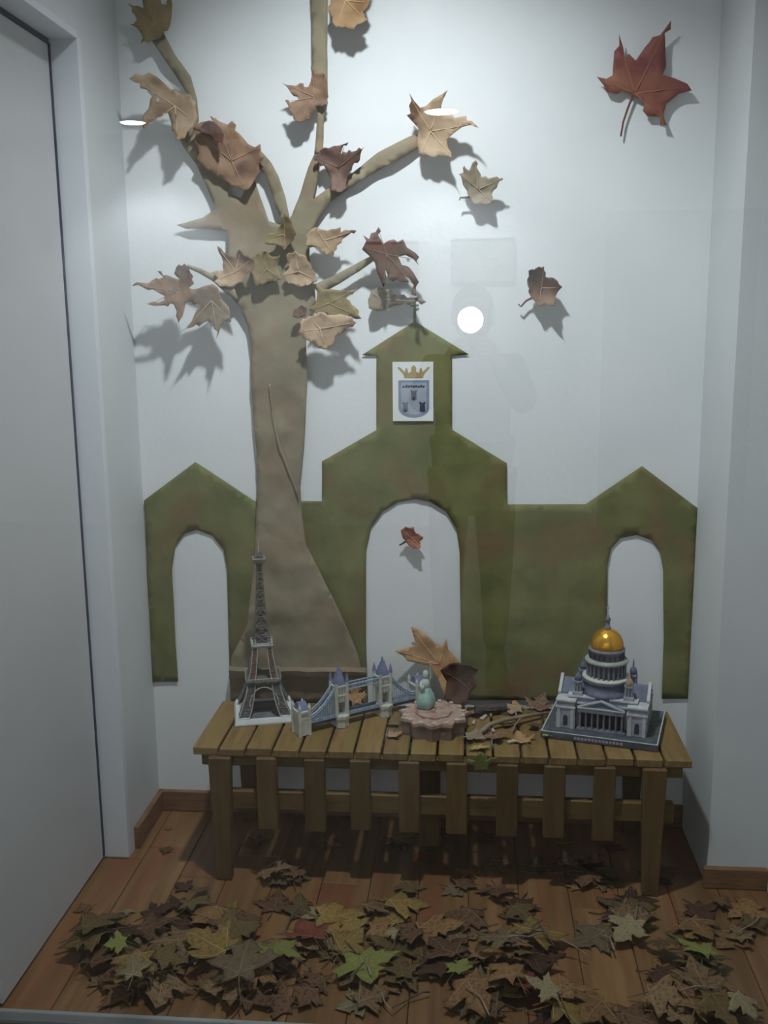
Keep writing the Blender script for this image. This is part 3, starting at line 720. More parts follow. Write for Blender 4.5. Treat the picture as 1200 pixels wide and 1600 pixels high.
for v in (-1, 1):
    def wk(bm):
        bx(bm, -BT + .017, BT - .017, v * .010 - .002, v * .010 + .002, .0865, .089); bx(bm, -BT + .017, BT - .017, v * .010 - .002, v * .010 + .002, .097, .0995)
        n = 9
        for i in range(n):
            a = -BT + .017 + (2 * BT - .034) * i / n; b = -BT + .017 + (2 * BT - .034) * (i + 1) / n
            bar(bm, Vector((a, v * .010, .088)), Vector((b, v * .010, .098)), .0009); bar(bm, Vector((b, v * .010, .088)), Vector((a, v * .010, .098)), .0009)
    part('walkway', 'bridge_blue', tbm, wk)

# robed statue on a brick fort
st = empty('robed_statue_model', (-.092, 2.535, BH), R(8)); tag(st, 'small teal robed statue model on a pinkish brick star fort', 'model')
star = lambda r0, r1: [((r0 if k % 2 == 0 else r1) * math.cos(2 * math.pi * k / 22), (r0 if k % 2 == 0 else r1) * math.sin(2 * math.pi * k / 22)) for k in range(22)]
part('fort', 'brick_dark', st, lambda bm: prism(bm, star(.088, .072), 'z', 0, .030))
part('fort_rim', 'brick_pink', st, lambda bm: prism(bm, star(.092, .076), 'z', .030, .037))
part('terrace', 'brick_pink', st, lambda bm: (prism(bm, [(.048 * math.cos(R(a)), .048 * math.sin(R(a))) for a in range(0, 360, 45)], 'z', .035, .041), lathe(bm, [(.036, .041), (.033, .046)], -.020, .012, 4, R(45))))
part('battlements', 'chip', st, lambda bm: [bx(bm, .078 * math.cos(R(a)) - .005, .078 * math.cos(R(a)) + .005, .078 * math.sin(R(a)) - .005, .078 * math.sin(R(a)) + .005, .035, .041) for a in range(0, 360, 24)])
def robe(bm):
    prof = [(.0185, .046), (.0235, .052), (.0245, .064), (.020, .078), (.0135, .088), (.0115, .094)]
    n = 20; rings = []
    for i, (r, z) in enumerate(prof):
        rings.append([bm.verts.new((-.020 + r * (1 + .10 * math.cos(5 * a)) * math.cos(a), .012 + r * (1 + .10 * math.cos(5 * a)) * math.sin(a), z)) for a in [2 * math.pi * k / n for k in range(n)]])
    for a, b in zip(rings, rings[1:]):
        for k in range(n): bm.faces.new((a[k], a[(k + 1) % n], b[(k + 1) % n], b[k]))
    bm.faces.new(rings[0][::-1]); bm.faces.new(rings[-1])
part('robe', 'verdigris', st, robe, True)
def torso(bm):
    lathe(bm, [(.0115, .092), (.0125, .100), (.011, .108), (.006, .113), (.0042, .116)], -.020, .012, 14)
    tube(bm, [(-.011, .012, .106), (-.006, .011, .118), (-.007, .010, .142)], [.0036, .0028, .0018], 8)
    tube(bm, [(-.030, .010, .107), (-.034, .004, .098), (-.028, -.002, .094)], [.0036, .0034, .003], 8)
    bx(bm, -.034, -.024, -.004, 0, .090, .101)
to = part('torso', 'verdigris_pale', st, torso, True)
def head(bm):
    lathe(bm, [(.0045, .112), (.0072, .117), (.0078, .123), (.0055, .130), (.001, .1325)], -.020, .012, 14)
    for k in range(7):
        a = R(180 * k / 6); bar(bm, Vector((-.020 + .006 * math.cos(a), .011, .126 + .004 * math.sin(a))), Vector((-.020 + .0105 * math.cos(a), .010, .128 + .0075 * math.sin(a))), .0005)
part('head', 'verdigris_pale', to, head, True)
part('torch', 'chip', to, lambda bm: lathe(bm, [(.0015, .140), (.0032, .144), (.0024, .146), (.0027, .149), (.0004, .155)], -.007, .010, 10))
st.scale = (1.04, 1.04, 1.22)

# cathedral with a gilded dome
ca = empty('cathedral_model', (.366, 2.574, BH), R(-15)); tag(ca, 'grey card model of a cathedral with a golden dome on a dark base', 'model')
pl = part('base', 'cath_base', ca, lambda bm: bx(bm, -.150, .150, -.120, .120, 0, .018, .001))
part('base_border', 'cath_pale', pl, lambda bm: [bx(bm, *t, .0176, .0188) for t in ((-.149, .149, -.119, -.116), (-.149, .149, .116, .119), (-.149, -.146, -.116, .116), (.146, .149, -.116, .116))])
part('base_inscription', 'cath_wall', pl, lambda bm: [bx(bm, -.062 + .009 * k, -.062 + .009 * k + .0062, -.1206, -.1198, .006, .0125) for k in range(14)])
box('main_block', -.088, .088, -.060, .060, .0185, .100, 'cath_wall', ca, .001)
part('cornice', 'cath_pale', ca, lambda bm: (bx(bm, -.091, .091, -.063, .063, .082, .086), bx(bm, -.091, .091, -.063, .063, .099, .103)))
def corner(sx, sy):
    t = empty('corner_block', (sx * .092, sy * .058, 0)); t.parent = ca
    part('wall', 'cath_wall', t, lambda bm: bx(bm, -.023, .023, -.024, .024, .0185, .094, .0008))
    part('pilasters', 'cath_pale', t, lambda bm: [bx(bm, u - .004, u + .004, v - .0012, v + .0012, .0185, .074) for v in (-.0245, .0245) for u in (-.018, .018)] + [bx(bm, v - .0012, v + .0012, u - .004, u + .004, .0185, .074) for v in (-.0235, .0235) for u in (-.018, .018)] + [bx(bm, -.026, .026, -.027, .027, .074, .078), bx(bm, -.026, .026, -.027, .027, .092, .096)])
    part('niche', 'cath_dark', t, lambda bm: [prism(bm, [(-.006, .026), (.006, .026), (.006, .048), (.003, .054), (-.003, .054), (-.006, .048)], 'y', v - .0006, v + .0006) for v in (-.0245, .0245)] + [prism(bm, [(-.006, .026), (.006, .026), (.006, .048), (.003, .054), (-.003, .054), (-.006, .048)], 'x', v - .0006, v + .0006) for v in (-.0235, .0235)])
    return t
for sx in (-1, 1):
    for sy in (-1, 1):
        corner(sx, sy)
        cu = empty('bell_cupola', (sx * .066, sy * .046, .100)); cu.parent = ca; cu.scale = (1, 1, 1.25)
        part('drum', 'cath_wall', cu, lambda bm: (bx(bm, -.013, .013, -.013, .013, 0, .010, .0006), [lathe(bm, [(.0022, .010), (.0022, .030)], .0095 * math.cos(R(a)), .0095 * math.sin(R(a)), 6) for a in range(0, 360, 45)], lathe(bm, [(.0065, .010), (.0065, .030)], n=12), lathe(bm, [(.0125, .030), (.0125, .034)], n=16)))
        part('dome', 'brick_pink' if (sx, sy) == (1, -1) else 'cath_slate', cu, lambda bm: lathe(bm, [(.0105, .034), (.010, .041), (.0065, .047), (.0025, .050), (.0025, .056), (.0006, .068)], n=16), True)
def portico(name, ang, dist, w, ncol):
    t = empty(name, (0, 0, 0), ang); t.parent = ca
    y = -dist
    box('steps', -w - .004, w + .004, y - .026, y, .0185, .023, 'cath_column', t)
    part('columns', 'cath_column', t, lambda bm: [lathe(bm, [(.0036, .023), (.0036, .026), (.0027, .027), (.0024, .066), (.0036, .068)], -w + .004 + (2 * w - .008) * i / (ncol - 1), y - .020 + r * .009, 10) for i in range(ncol) for r in (0, 1)])
    box('back_wall', -w, w, y - .004, y + .002, .023, .07, 'cath_dark', t)
    box('entablature', -w - .001, w + .001, y - .025, y + .002, .068, .080, 'cath_column', t, .0006)
    part('pediment', 'cath_blue', t, lambda bm: prism(bm, [(-w, .080), (w, .080), (0, .080 + w * .36)], 'y', y - .021, y + .045))
    part('raking_cornice', 'cath_pale', t, lambda bm: [prism(bm, [(s * (w + .003), .079), (s * (w + .003), .083), (0, .085 + w * .36), (0, .080 + w * .36)], 'y', y - .025, y - .020) for s in (-1, 1)] + [bx(bm, -w - .003, w + .003, y - .026, y - .020, .079, .082)])
    return t
portico('portico', 0, .060, .058, 8)
portico('portico', math.pi, .060, .058, 8)
portico('portico', math.pi / 2, .090, .034, 6)
portico('portico', -math.pi / 2, .090, .034, 6)
for sx in (-1, 1):
    part('gable_roof', 'cath_slate', ca, lambda bm: prism(bm, [(-.036, .100), (.036, .100), (0, .132)], 'x', sx * .050, sx * .112))
    part('gable_trim', 'cath_pale', ca, lambda bm: [prism(bm, [(s * .042, .098), (s * .042, .104), (0, .141), (0, .133)], 'x', sx * .111, sx * .119) for s in (-1, 1)])
    part('gable_wall', 'cath_wall', ca, lambda bm: bx(bm, min(sx * .086, sx * .112), max(sx * .086, sx * .112), -.034, .034, .06, .101))
dm = empty('dome_tower', (0, 0, 0)); dm.parent = ca
part('drum_base', 'cath_slate', dm, lambda bm: (lathe(bm, [(.066, .100), (.066, .112), (.060, .114), (.058, .134), (.062, .136), (.062, .141)], n=32)), True)
part('ring', 'stone_cream', dm, lambda bm: (lathe(bm, [(.060, .141), (.0625, .143), (.0625, .147), (.056, .149)], n=40)), True)
part('inner_drum', 'cath_slate', dm, lambda bm: lathe(bm, [(.041, .147), (.041, .190)], n=32), True)
part('colonnade', 'cath_column', dm, lambda bm: [lathe(bm, [(.0036, .148), (.0028, .151), (.0026, .184), (.0038, .187)], .050 * math.cos(R(a)), .050 * math.sin(R(a)), 8) for a in range(0, 360, 15)])
part('ring', 'stone_dim', dm, lambda bm: lathe(bm, [(.044, .187), (.056, .187), (.057, .192), (.053, .196), (.046, .197)], n=40), True)
part('upper_drum', 'cath_column', dm, lambda bm: (lathe(bm, [(.046, .196), (.045, .216), (.048, .218), (.048, .223), (.043, .225)], n=32)), True)
part('drum_windows', 'cath_dark', dm, lambda bm: [bx(bm, -.003, .003, -.0008, .0012, 0, .012, 0, Matrix.Translation((.0462 * math.cos(R(a)), .0462 * math.sin(R(a)), .2)) @ Matrix.Rotation(R(a) + math.pi / 2, 4, 'Z')) for a in range(0, 360, 18)])
part('gold_dome', 'gold', dm, lambda bm: lathe(bm, [(.0425, .225), (.0435, .232), (.041, .245), (.035, .258), (.026, .268), (.014, .275), (.009, .277)], n=36), True)
la = part('lantern', 'cath_column', dm, lambda bm: (lathe(bm, [(.0095, .276), (.0095, .280), (.006, .281), (.006, .298), (.0085, .300), (.0045, .308), (.002, .314)], n=16)), True)
part('spire', 'cath_pale', la, lambda bm: (tube(bm, [(0, 0, .312), (0, 0, .345)], [.0018, .0006], 6), bx(bm, -.005, .005, -.0008, .0008, .332, .334)))

# ------------------------------------------------------------------ loose leaves: one kind of blade, several shapes
HALF = [(.17, -.40), (.43, -.50), (.41, -.31), (.40, -.14), (.62, -.05), (.70, .05), (.97, .21), (.75, .29), (.71, .41), (.51, .36), (.29, .33), (.36, .49), (.50, .61), (.33, .65), (.22, .83)]
RAW = {}
def leaf_shape(seed, curl, fold, rip):
    r = random.Random(seed)
    right = [(x * r.uniform(.86, 1.12), y * r.uniform(.9, 1.1)) for x, y in HALF]
    left = [(-x * r.uniform(.86, 1.12), y * r.uniform(.9, 1.1)) for x, y in HALF]
    poly = [(0, -.30)] + right + [(r.uniform(-.06, .06), 1.1)] + left[::-1]
    v2, f, nb = fill(poly, .16)
    bend = r.uniform(-.5, .5)
    def h(x, y):
        d = math.hypot(x, y - .1)
        return curl * d * d + fold * abs(x) + rip * (nz(x, y, 2.2, seed) + .5 * nz(x, y, 5.0, seed + 1)) + bend * curl * x * y
    v3 = [Vector((p.x, p.y, h(p.x, p.y))) for p in v2]
    fs = []
    for t in f:
        q = (v3[t[1]] - v3[t[0]]).cross(v3[t[2]] - v3[t[0]]); fs.append(t if q.z > 0 else t[::-1])
    lo = min(v.z for v in v3)
    for v in v3: v.z -= lo
    RAW[seed] = ([(v.x, v.y, v.z) for v in v3], [list(t) for t in fs])
    vs, fs = solid(v3, fs, .008)
    me = bpy.data.meshes.new('dry_leaf'); me.from_pydata([tuple(v) for v in vs], [], fs)
    for p in me.polygons: p.use_smooth = True
    H = lambda x, y: h(x, y) - lo
    bm = bmesh.new()
    for ex, ey in ((0, 1.0), (.85, .2), (-.85, .2), (.36, -.44), (-.36, -.44)):
        rib(bm, [Vector((ex * k / 6, -.28 + (ey + .28) * k / 6, H(ex * k / 6, -.28 + (ey + .28) * k / 6) + .004)) for k in range(7)], .016, .006)
    mv = bpy.data.meshes.new('veins'); bm.to_mesh(mv); bm.free()
    bm = bmesh.new(); z0 = H(0, -.3); s = r.uniform(-.3, .3)
    rib(bm, [Vector((0, -.28, z0)), Vector((s * .2, -.5, z0 * .9 + .03)), Vector((s * .6, -.72, z0 * .6 + .05)), Vector((s, -.95, z0 * .5 + .03))], .022, .018)
    ms = bpy.data.meshes.new('stem'); bm.to_mesh(ms); bm.free()
    RAW[seed] += (s,)
    return me, mv, ms
SHAPES = [leaf_shape(i, c, f, rp) for i, (c, f, rp) in enumerate(((.18, .05, .06), (.28, -.08, .07), (-.22, .10, .06), (.10, .25, .08), (.36, .0, .10), (-.12, -.2, .09), (.22, .12, .12), (.05, .02, .14)))]
CACHE = {}; FALLEN = []
def loose_leaf(shape, kind, loc, size, rz, tilt=(0, 0), label='', group='', name='fallen_leaf'):
    if name == 'fallen_leaf':
        FALLEN.append((shape, kind, loc, size, rz, label, group)); return
    key = (shape, kind)
    if key not in CACHE:
        out = []
        for me, mn in zip(SHAPES[shape], ('leaf_' + kind, 'vein_' + kind, 'stem_' + kind)):
            c = me.copy(); c.materials.clear(); c.materials.append(MATS[mn]); out.append(c)
        CACHE[key] = out
    blade, veins, stem = CACHE[key]
    o = bpy.data.objects.new(name, blade); C.objects.link(o)
    o.location = loc; o.scale = (size / 2, size / 2, size / 2); o.rotation_euler = (tilt[0], tilt[1], rz)
    rest = BH
    if loc[2] >= rest:                                    # lies on its support, never sunk into it
        rm = o.rotation_euler.to_matrix(); low = min((rm @ v.co).z for v in blade.vertices) * size / 2
        o.location.z = max(loc[2], rest + .0006 - low)
    tag(o, label, 'leaf', group)
    for nm, me in (('veins', veins), ('stem', stem)):
        c = bpy.data.objects.new(nm, me); C.objects.link(c); c.parent = o
    return o

# ------------------------------------------------------------------ leaves and scraps on the bench
def standing(px, Y, kind, label, curl, seed, tips, lean=0.0):
    pts = [onY(a, b, Y) for a, b in px]
    c = sum(pts, Vector()) / len(pts); zb = min(p.z for p in pts)
    rad = max((p - c).length for p in pts)
    base = Vector((c.x, Y, BH))
    def disp(x, z):
        dx, dz = x, z - (c.z - BH)
        return curl * (dx * dx + dz * dz) / rad ** 2 - lean * z + .006 * nz(x, z, 28, seed)
    me = sheet_mesh('dry_leaf', [(p.x - base.x, max(p.z - BH, .001)) for p in pts], .012, disp, .0008, 'leaf_' + kind)
    o = bpy.data.objects.new('dry_leaf', me); C.objects.link(o); o.location = base
    tag(o, label, 'leaf', 'dry leaves on the bench')
    bm = bmesh.new()
    for t in tips:
        e = onY(t[0], t[1], Y) - base; s = Vector((.02, 0, c.z - BH - .02))
        ln = [s.lerp(Vector((e.x, 0, e.z)), k / 8) for k in range(8)]
        rib(bm, [Vector((p.x, -disp(p.x, p.z) - .0006, p.z)) for p in ln], .0016, .0006)
    obj('veins', bm, 'vein_' + kind, o, True)
    return o
standing([(641, 985), (655, 991), (667, 1000), (680, 1011), (691, 1016), (697, 1003), (700, 1021), (718, 1037), (724, 1062), (716, 1092), (700, 1094), (692, 1080), (684, 1062), (668, 1044), (636, 1037), (629, 1028), (616, 1020), (650, 1013), (645, 1000)],
         2.690, 'orange', 'large upright yellow-orange leaf leaning behind the statue model', .03, 31, ((642, 988), (620, 1021), (696, 1006), (640, 1036)), .22)
standing([(688, 1046), (704, 1036), (718, 1036), (734, 1040), (748, 1045), (740, 1058), (745, 1072), (733, 1084), (728, 1098), (709, 1099), (694, 1088), (698, 1066)],
         2.655, 'dark', 'dark brown curled leaf in front of the large yellow-orange leaf', .022, 33, ((745, 1046), (730, 1094), (692, 1048)), .1)
bl = [  # px, py, size, kind, shape, rz, tilt, label
 (556, 1094, .085, 'orange', 4, 40, (62, 8), 'small orange leaf standing behind the bridge model between its towers'),
 (617, 1130, .048, 'olive', 0, 130, (3, 2), 'small olive leaf between the bridge model and the statue model'),
 (738, 1114, .07, 'brown', 1, 210, (8, -6), 'small brown leaf right of the statue on its fort'),
 (838, 1100, .10, 'brown', 4, 330, (12, 8), 'curled brown leaf touching the left corner of the cathedral base'),
 (806, 1108, .085, 'tan', 2, 80, (6, -8), 'tan leaf beside the curled brown leaf left of the cathedral'),
 (775, 1150, .085, 'brown', 6, 190, (5, 8), 'brown leaf on the front part of the bench right of the fort'),
 (818, 1156, .075, 'orange', 1, 20, (5, -5), 'orange-brown leaf on the bench front left of the cathedral base'),
 (842, 1135, .07, 'dark', 5, 120, (8, 6), 'small dark leaf under the twig near the cathedral base'),
 (735, 1152, .075, 'grey', 3, 250, (4, 4), 'dull grey-brown leaf on the bench front beside the fort'),
 (612, 1148, .06, 'tan', 0, 300, (4, -4), 'small tan leaf on the bench front left of the fort'),
 (720, 1122, .06, 'pale', 2, 45, (5, 5), 'pale scrap of leaf at the right foot of the fort'),
 (858, 1148, .055, 'green', 7, 60, (4, 4), 'small green leaf under the front edge of the cathedral base'),
 (795, 1128, .066, 'olive', 0, 160, (0, 0), 'olive leaf under the twig'),
]
for i, (px, py, sz, kind, shp, rz, tl, lab) in enumerate(bl):
    p = onZ(px, py, BH + .006)
    loose_leaf(shp, kind, (p.x, min(p.y, WY - .05), BH + .003 + .0015 * (i % 3)), sz, R(rz), (R(tl[0]), R(tl[1])), lab, 'dry leaves on the bench', 'dry_leaf')
# yellow-green leaf hanging over the front edge
p = onZ(752, 1168, BH + .004)
loose_leaf(3, 'green', (p.x, BY0 - .016, BH - .024), .085, R(183), (R(68), R(6)), 'yellow-green leaf hanging over the front edge of the bench', 'dry leaves on the bench', 'dry_leaf')
loose_leaf(1, 'yellow', (p.x - .006, BY0 + .03, BH + .004), .065, R(200), (R(8), 0), 'yellow leaf on the bench edge above the hanging yellow-green leaf', 'dry leaves on the bench', 'dry_leaf')
# bark and twig
a_, b_ = onZ(742, 1110, BH + .015), onZ(790, 1106, BH + .015)
def bark(bm):
    n = 10; L_ = (b_ - a_).length
    tube(bm, [(-L_ / 2 + L_ * k / n, .004 * nz(k * .3, 1, 2), .016 + .003 * nz(k * .4, 5, 2)) for k in range(n + 1)], [.013 + .004 * nz(k * .5, 2, 2) for k in range(n + 1)], 9)
bk = part('bark_piece', 'bark', None, bark); bk.location = (a_ + b_) / 2; bk.location.z = BH
bk.rotation_euler = (0, 0, math.atan2(b_.y - a_.y, b_.x - a_.x)); tag(bk, 'dark piece of bark lying behind the twig on the bench', 'bark')
bark_o = bk
tpts = [onZ(a, b, BH + .012) for a, b in ((746, 1146), (765, 1134), (790, 1128), (815, 1124), (838, 1118), (856, 1112))]
t0 = tpts[0].copy(); t0.z = BH
def tw_(bm):
    ps = [q - t0 for q in tpts]
    for k, q in enumerate(ps): q.z = .0068 + .0125 * math.sin(math.pi * k / 5) ** .7
    tube(bm, ps, [.007, .0065, .006, .0062, .0055, .004], 8)
tw = part('twig', 'twig', None, tw_, True); tw.location = t0; tag(tw, 'grey-brown twig lying on the bench left of the cathedral', 'twig')
part('side_shoot', 'twig', tw, lambda bm: tube(bm, [tpts[3] - t0 + Vector((0, 0, .006)), onZ(804, 1134, BH + .012) - t0, onZ(801, 1143, BH + .008) - t0], [.004, .003, .002], 6), True)
for k, (px, py, l, rz) in enumerate(((756, 1120, .03, 60), (792, 1112, .035, 10), (716, 1104, .03, 140), (742, 1150, .02, 30), (770, 1140, .022, 100), (800, 1158, .025, 20), (740, 1128, .022, 80))):
    q = onZ(px, py, BH + .004)
    def chp(bm):
        vs = bx(bm, -l / 2, l / 2, -l * .22, l * .22, 0, .006, .0015)
        for v in vs: v.co.y *= 1 - .5 * (v.co.x / l + .5)
    o = part('wood_chip', 'chip', None, chp); o.location = (q.x, q.y, BH); o.rotation_euler = (R(4), R(-3), R(rz))
    tag(o, 'pale chip of wood on the bench ' + ('between the fort and the twig', 'against the dark bark piece', 'behind the statue fort', 'near the front edge right of the fort', 'touching the near end of the twig', 'at the front edge below the twig', 'at the right foot of the fort')[k], 'wood chip', 'pale wood chips on the bench')

# ------------------------------------------------------------------ leaves on the floor
FG = 'fallen leaves on the floor'
spec = [  # px, py, size, kind, shape, rz, label
 (566, 1508, .165, 'green', 0, 200, 'large yellow-green leaf lying on the floor in front of the bench'),
 (402, 1508, .12, 'green', 3, 30, 'green leaf overlapped by a pale yellow leaf on the floor'),
 (340, 1494, .17, 'yellow', 1, 70, 'pale yellow leaf overlapping the green leaf on the floor'),
 (440, 1506, .10, 'green', 6, 250, 'half-green leaf with a tan side right of the pale yellow leaf'),
 (190, 1502, .07, 'green', 4, 110, 'small dark green leaf on the floor nearest the recessed door'),
 (145, 1470, .16, 'olive', 2, 320, 'flat olive-tan leaf with a raised edge beside the recessed door'),
 (215, 1532, .13, 'yellow', 0, 160, 'dull yellow leaf on the floor below the small dark green leaf'),
 (188, 1578, .09, 'pale', 5, 20, 'pale greenish leaf at the glass on the door side'),
 (830, 1470, .17, 'yellow', 1, 280, 'golden yellow leaf on the floor in front of the bench'),
 (985, 1455, .12, 'pale', 0, 140, 'pale green leaf on the floor in front of the right bench leg'),
 (1097, 1508, .12, 'green', 6, 45, 'grey-green leaf with ragged tips on the floor by the right wall'),
 (1155, 1588, .09, 'pale', 2, 210, 'pale cream leaf by the glass at the right wall'),
 (715, 1532, .08, 'green', 4, 330, 'small blackish green leaf on the bare boards'),
 (617, 1462, .05, 'pale', 5, 100, 'small upright pale leaf scrap in front of the bench'),
 (350, 1580, .17, 'grey', 3, 0, 'grey-purple leaf with a dark raised edge close to the glass'),
 (1085, 1440, .14, 'orange', 1, 200, 'rusty orange leaf under the pillar skirting board'),
 (485, 1470, .15, 'red', 6, 30, 'dark red leaf on the floor in front of the bench'),
 (1175, 1440, .09, 'olive', 0, 300, 'olive leaf lying on bare boards by the right pillar'),
]
for i, (px, py, sz, kind, shp, rz, lab) in enumerate(spec):
    p = onZ(px, py, .02); r_ = random.Random(i * 7)
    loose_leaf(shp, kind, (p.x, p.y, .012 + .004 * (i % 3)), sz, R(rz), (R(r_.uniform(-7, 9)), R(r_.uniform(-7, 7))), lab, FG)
rr = random.Random(11)
kinds = ['brown'] * 7 + ['tan'] * 4 + ['orange'] * 4 + ['olive'] * 5 + ['dark'] * 3 + ['grey'] * 2 + ['yellow'] * 2 + ['red'] + ['pale']
KL = {'brown': 'dry brown leaf', 'tan': 'dry tan leaf', 'orange': 'dry orange-brown leaf', 'olive': 'dry olive-brown leaf', 'dark': 'dark brown leaf', 'grey': 'dull grey-brown leaf', 'yellow': 'dull yellow leaf', 'red': 'reddish brown leaf', 'pale': 'pale dry leaf', 'green': 'green leaf'}
STATE = ('shallow', 'cupped', 'domed', 'creased', 'curled', 'arched', 'crinkled', 'wavy')
def floor_label(k, shp, sz, x, y):
    size = 'small ' if sz < .108 else ('large ' if sz > .142 else '')
    zx = 'recessed door' if x < -.62 else 'iron tower model' if x < -.40 else 'bridge model' if x < -.2 else 'statue model' if x < .02 else 'twig' if x < .2 else 'cathedral model' if x < .45 else 'right pillar'
    zy = 'by the glass' if y < 2.02 else 'by the bench' if y > 2.24 else 'midway to the glass'
    return size + STATE[shp] + ' ' + KL[k] + ' lying ' + zy + ', facing the ' + zx
def density(px, py):
    if 600 < px < 690 and py > 1490: return .22
    if 895 < px < 1030 and py > 1488: return .22
    if px < 150: return .12 if py < 1440 or px < 90 else .45
    if px > 1110: return .35
    return 1.0
n = 0; tries = 0
while n < 135 and tries < 4000:
    tries += 1
    px, py = rr.uniform(80, 1200), rr.uniform(1412, 1608)
    if rr.random() > density(px, py): continue
    p = onZ(px, py, 0)
    if p.x < -.93 or p.x > .72 or p.y > BY0 + .02 or p.y < GY + .05: continue
    k = rr.choice(kinds); sz = rr.uniform(.085, .165)
    shp = rr.randrange(8)
    loose_leaf(shp, k, (p.x, p.y, .001 + rr.random() ** 2 * .022), sz, rr.uniform(0, 6.28), (R(rr.uniform(-8, 8)), R(rr.uniform(-8, 8))),
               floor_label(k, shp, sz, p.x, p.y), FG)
    n += 1
for i in range(30):
    x, y = rr.uniform(-.66, .52), rr.uniform(2.36, 2.66)
    k = rr.choice(kinds)
    shp = rr.randrange(8); near = 'left front leg' if x < -.4 else 'right front leg' if x > .25 else 'middle leg'
    loose_leaf(shp, k, (x, y, .001 + rr.random() * .008), rr.uniform(.08, .13), rr.uniform(0, 6.28), (R(rr.uniform(-8, 8)), R(rr.uniform(-8, 8))),
               STATE[shp] + ' ' + KL[k] + ' in the shade under the bench near its ' + near, 'fallen leaves under the bench')
for i, (px, py) in enumerate(((262, 1296), (290, 1388), (120, 1420), (200, 1425), (312, 1400), (1125, 1420), (1160, 1470), (262, 1330))):
    p = onZ(px, py, 0); k = ('tan', 'dark', 'brown', 'pale', 'brown', 'brown', 'tan', 'brown')[i]
    loose_leaf((i * 3) % 8, k, (p.x, p.y, .002), (.03, .07, .06, .05, .07, .07, .09, .05)[i], i * 1.1, (R(4), R(-3)), (KL[k] + ' lying apart on the boards ' + ('beside the left skirting board', 'left of the front bench leg', 'by the recessed door', 'before the door jamb', 'touching the left front bench leg', 'under the pillar skirting', 'by the right wall near the pillar', 'beneath the left bench end')[i]), FG)

# the pile: a height map of what already lies there; each leaf is draped over it, so that it rests on the leaves below
import numpy as np
from mathutils.bvhtree import BVHTree
CELL, GX0, GY0 = .004, -1.06, 1.78
PILE = np.zeros((int(1.9 / CELL), int(1.0 / CELL)))
def under(pts, win=2):
    out = []
    for x, y in pts:
        i, j = int((x - GX0) / CELL), int((y - GY0) / CELL)
        out.append(PILE[max(0, i - win):i + win + 1, max(0, j - win):j + win + 1].max() if 0 <= i < PILE.shape[0] and 0 <= j < PILE.shape[1] else 0.0)
    return np.array(out)
def drape(pts, slope, win=2, pin=None):
    p = np.array(pts); h = under(pts, win)
    if pin is not None: h[0] = max(h[0], pin)
    d = np.sqrt(((p[:, None, :] - p[None, :, :]) ** 2).sum(2))
    return (h[None, :] - slope * d).max(1)
def stamp(pts3, r=0):
    for x, y, z in pts3:
        i, j = int((x - GX0) / CELL), int((y - GY0) / CELL)
        if r <= i < PILE.shape[0] - r and r <= j < PILE.shape[1] - r:
            q = PILE[i - r:i + r + 1, j - r:j + r + 1]; np.maximum(q, z, out=q)
FEET = [(lx - .034, lx + .034, y - .004, y + .030) for lx in LEGX for y in (BY0 - .012, BY1 - .012)] + [(-.139, -.071, 2.571, 2.604)]
def blocked(pts):
    for x, y in pts:
        if x < XL - .062 or x > .762 or y < GY + .022 or y > WY - .02: return True
        if y > JY - .01 and x < XL + .02: return True
        if y > PY - .022 and x > XR - .018: return True
        for a, b, c, d in FEET:
            if a < x < b and c < y < d: return True
    return False
def samples(a, b, c):
    n = max(2, int(max((b - a).length, (c - a).length, (c - b).length) / .003) + 1)
    return [a + (b - a) * (i / n) + (c - a) * (j / n) for i in range(n + 1) for j in range(n + 1 - i)]
